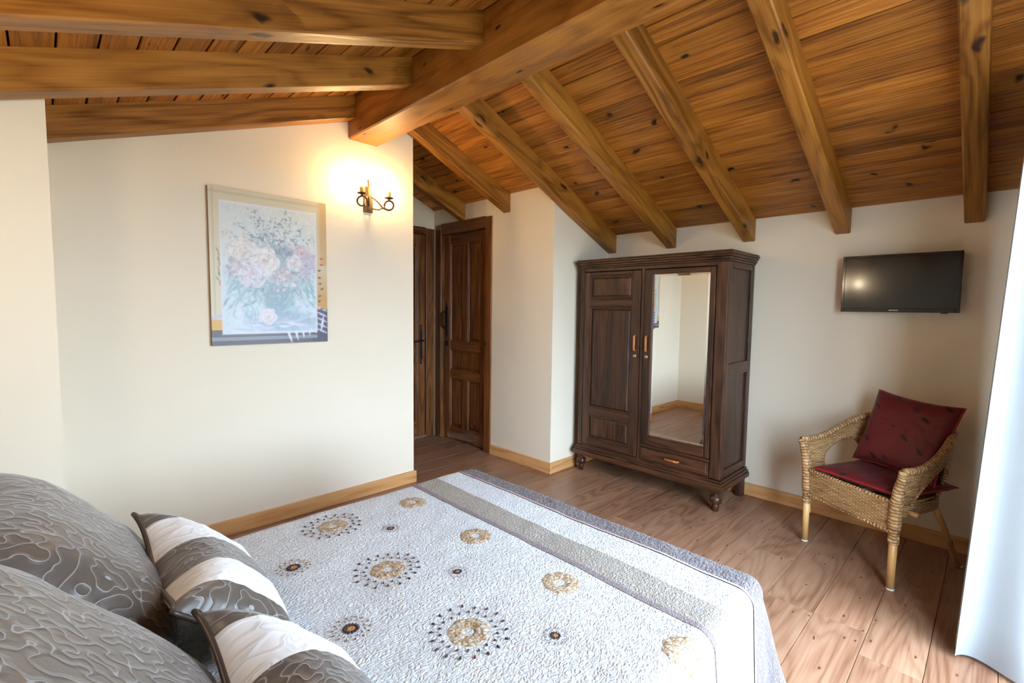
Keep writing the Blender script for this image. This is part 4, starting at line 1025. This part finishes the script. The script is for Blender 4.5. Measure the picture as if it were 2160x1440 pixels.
def red_mat():
    k = NT('wine_red_embroidered'); uv = k.n('ShaderNodeUVMap')
    mp = k.n('ShaderNodeMapping', {'Vector': uv.outputs[0], 'Scale': (9.0, 9.0, 1), 'Rotation': (0, 0, 0.6)})
    vo = k.n('ShaderNodeTexVoronoi', {'Vector': mp.outputs[0], 'Scale': 1.0, 'Randomness': 0.7})
    # little leaf marks: squash around each cell centre
    df = k.n('ShaderNodeVectorMath', operation='SUBTRACT'); k.set(df.inputs[0], mp.outputs[0]); k.set(df.inputs[1], vo.outputs['Position'])
    sq = k.n('ShaderNodeVectorMath', operation='MULTIPLY'); k.set(sq.inputs[0], df.outputs[0]); sq.inputs[1].default_value = (1.0, 3.2, 0.0)
    ln = k.n('ShaderNodeVectorMath', operation='LENGTH'); k.set(ln.inputs[0], sq.outputs[0])
    leafm = k.n('ShaderNodeMapRange', {0: ln.outputs[1], 1: 0.20, 2: 0.26, 3: 1.0, 4: 0.0}).outputs[0]
    pick = k.math('GREATER_THAN', k.n('ShaderNodeSeparateColor', {0: vo.outputs['Color']}).outputs[0], 0.35)
    leafm = k.math('MULTIPLY', leafm, pick)
    nz = k.n('ShaderNodeTexNoise', {'Vector': mp.outputs[0], 'Scale': 0.8, 'Detail': 0.0})
    vine = k.n('ShaderNodeMapRange', {0: k.math('ABSOLUTE', k.math('SUBTRACT', k.math('PINGPONG', k.math('MULTIPLY', nz.outputs[0], 5.0), 0.5), 0.25)), 1: 0.0, 2: 0.03, 3: 0.6, 4: 0.0}).outputs[0]
    col = k.mix(vine, srgb(96, 9, 18), srgb(66, 6, 13)); col = k.mix(leafm, col, srgb(26, 5, 8)); k.base(col); k.rough(0.55)
    k.b.inputs['Sheen Weight'].default_value = 0.04
    wr = k.n('ShaderNodeTexNoise', {'Vector': mp.outputs[0], 'Scale': 0.9, 'Detail': 3.0, 'Distortion': 0.6})
    k.bump(k.math('ADD', wr.outputs[0], k.math('MULTIPLY', leafm, 0.1)), 0.6, 0.02); return k.m
MAT['redfab'] = red_mat(); MAT['redpipe'] = plain('bright_red_piping', srgb(160, 22, 38), 0.5)
cm = Matrix.Translation(CH.location) @ Matrix.Rotation(CH.rotation_euler.z, 4, 'Z')
def red_cushion(lab, c, xa, za, hw, hh, th, pinch):
    wc = cm @ Vector(c); t = thing('cushion', lab, 'cushion', wc, CH.rotation_euler.z, 'wine red chair cushions')
    M = frame_m(xa, za)
    o, pt = pillow('cover', t, MAT['redfab'], hw, hh, th, M, pinch, 0.42, 30)
    obj('piping', MB().tube(edge_loop(pt), 0.0045, 6, True), MAT['redpipe'], t, True, world=False)
red_cushion('wine red embroidered seat cushion lying on the wicker chair', (0.022, 0.195, 0.456), (1, 0.10, 0), (0.10, -1, 0.0), 0.222, 0.205, 0.034, 0.05)
red_cushion('wine red embroidered cushion standing against the wicker chair back', (0.035, 0.312, 0.678), (1, 0.05, -0.06), (0.0, 0.36, 1), 0.205, 0.205, 0.062, 0.09)

# ------------------------------------------------------------------ curtain
def sheer():
    k = NT('white_voile'); uv = k.n('ShaderNodeUVMap')
    wv = k.n('ShaderNodeTexWave', {'Vector': uv.outputs[0], 'Scale': 90.0, 'Distortion': 2.0, 'Detail': 1.0}); 
    col = k.mix(wv.outputs[1], (0.42, 0.44, 0.45), (0.46, 0.48, 0.49))
    df = k.n('ShaderNodeBsdfDiffuse', {'Color': col}); tr = k.n('ShaderNodeBsdfTranslucent', {'Color': col})
    mx = k.n('ShaderNodeMixShader', {0: 0.4, 1: df.outputs[0], 2: tr.outputs[0]})
    k.t.links.new(mx.outputs[0], k.out.inputs[0]); return k.m
MAT['voile'] = sheer()
cu = thing('curtain', 'white sheer floor-length curtain gathered beside the window', 'curtain', (2.8, YW + 0.1, 0))
CZ1 = 2.10
def curtain_pt(s, z):
    """s 0..1 from the leading edge; deep pleats, spreading towards the hem"""
    f = 1 - z / CZ1                                   # 0 top, 1 floor
    ph = s * 2 * PI * 4.5
    amp = 0.055 + 0.055 * f
    x = 2.36 + 0.62 * s + 0.05 * math.sin(ph * 2 + 0.5) * (0.4 + 0.6 * f) + 0.05 * f
    y = (-0.088 + 0.030 * f) + amp * math.cos(ph + 0.4) * (0.8 + 0.2 * math.cos(3 * s))
    return (x, y, z)
def cgrid(z0, z1, nz, name, off=0.0):
    ns = 220; vs_ = []; uvs = []; l = cu.location
    for j in range(nz + 1):
        z = z0 + (z1 - z0) * j / nz
        for i in range(ns + 1):
            p = curtain_pt(i / ns, z); vs_.append((p[0] - l.x, p[1] - l.y + off, p[2] - l.z)); uvs.append((i / ns * 2.2, z))
    fs = [(j * (ns + 1) + i, j * (ns + 1) + i + 1, (j + 1) * (ns + 1) + i + 1, (j + 1) * (ns + 1) + i) for j in range(nz) for i in range(ns)]
    me = bpy.data.meshes.new(name); me.from_pydata(vs_, [], fs)
    uvl = me.uv_layers.new(name='UVMap'); li = np.zeros(len(me.loops), dtype=np.int32); me.loops.foreach_get('vertex_index', li)
    uvl.data.foreach_set('uv', np.array(uvs, dtype=np.float32)[li].ravel()); me.shade_smooth(); me.materials.append(MAT['voile'])
    o = bpy.data.objects.new(name, me); C.objects.link(o); o.parent = cu; return o
cgrid(0.15, CZ1, 30, 'panel'); cgrid(0.015, 0.151, 4, 'hem')
rod = thing('curtain_rod', 'dark iron curtain rod above the window', 'curtain rod', (1.6, YW, CZ1 + 0.02))
obj('rod', MB().tube([(0.0, -0.115, CZ1 + 0.01), (3.4, -0.115, CZ1 + 0.01)], 0.011, 10), MAT['iron'], rod, True)
for xv in (0.08, 2.2): obj('bracket', MB().tube([(xv, YW + 0.001, CZ1 + 0.01), (xv, -0.115, CZ1 + 0.01)], 0.008, 8), MAT['iron'], rod, True)
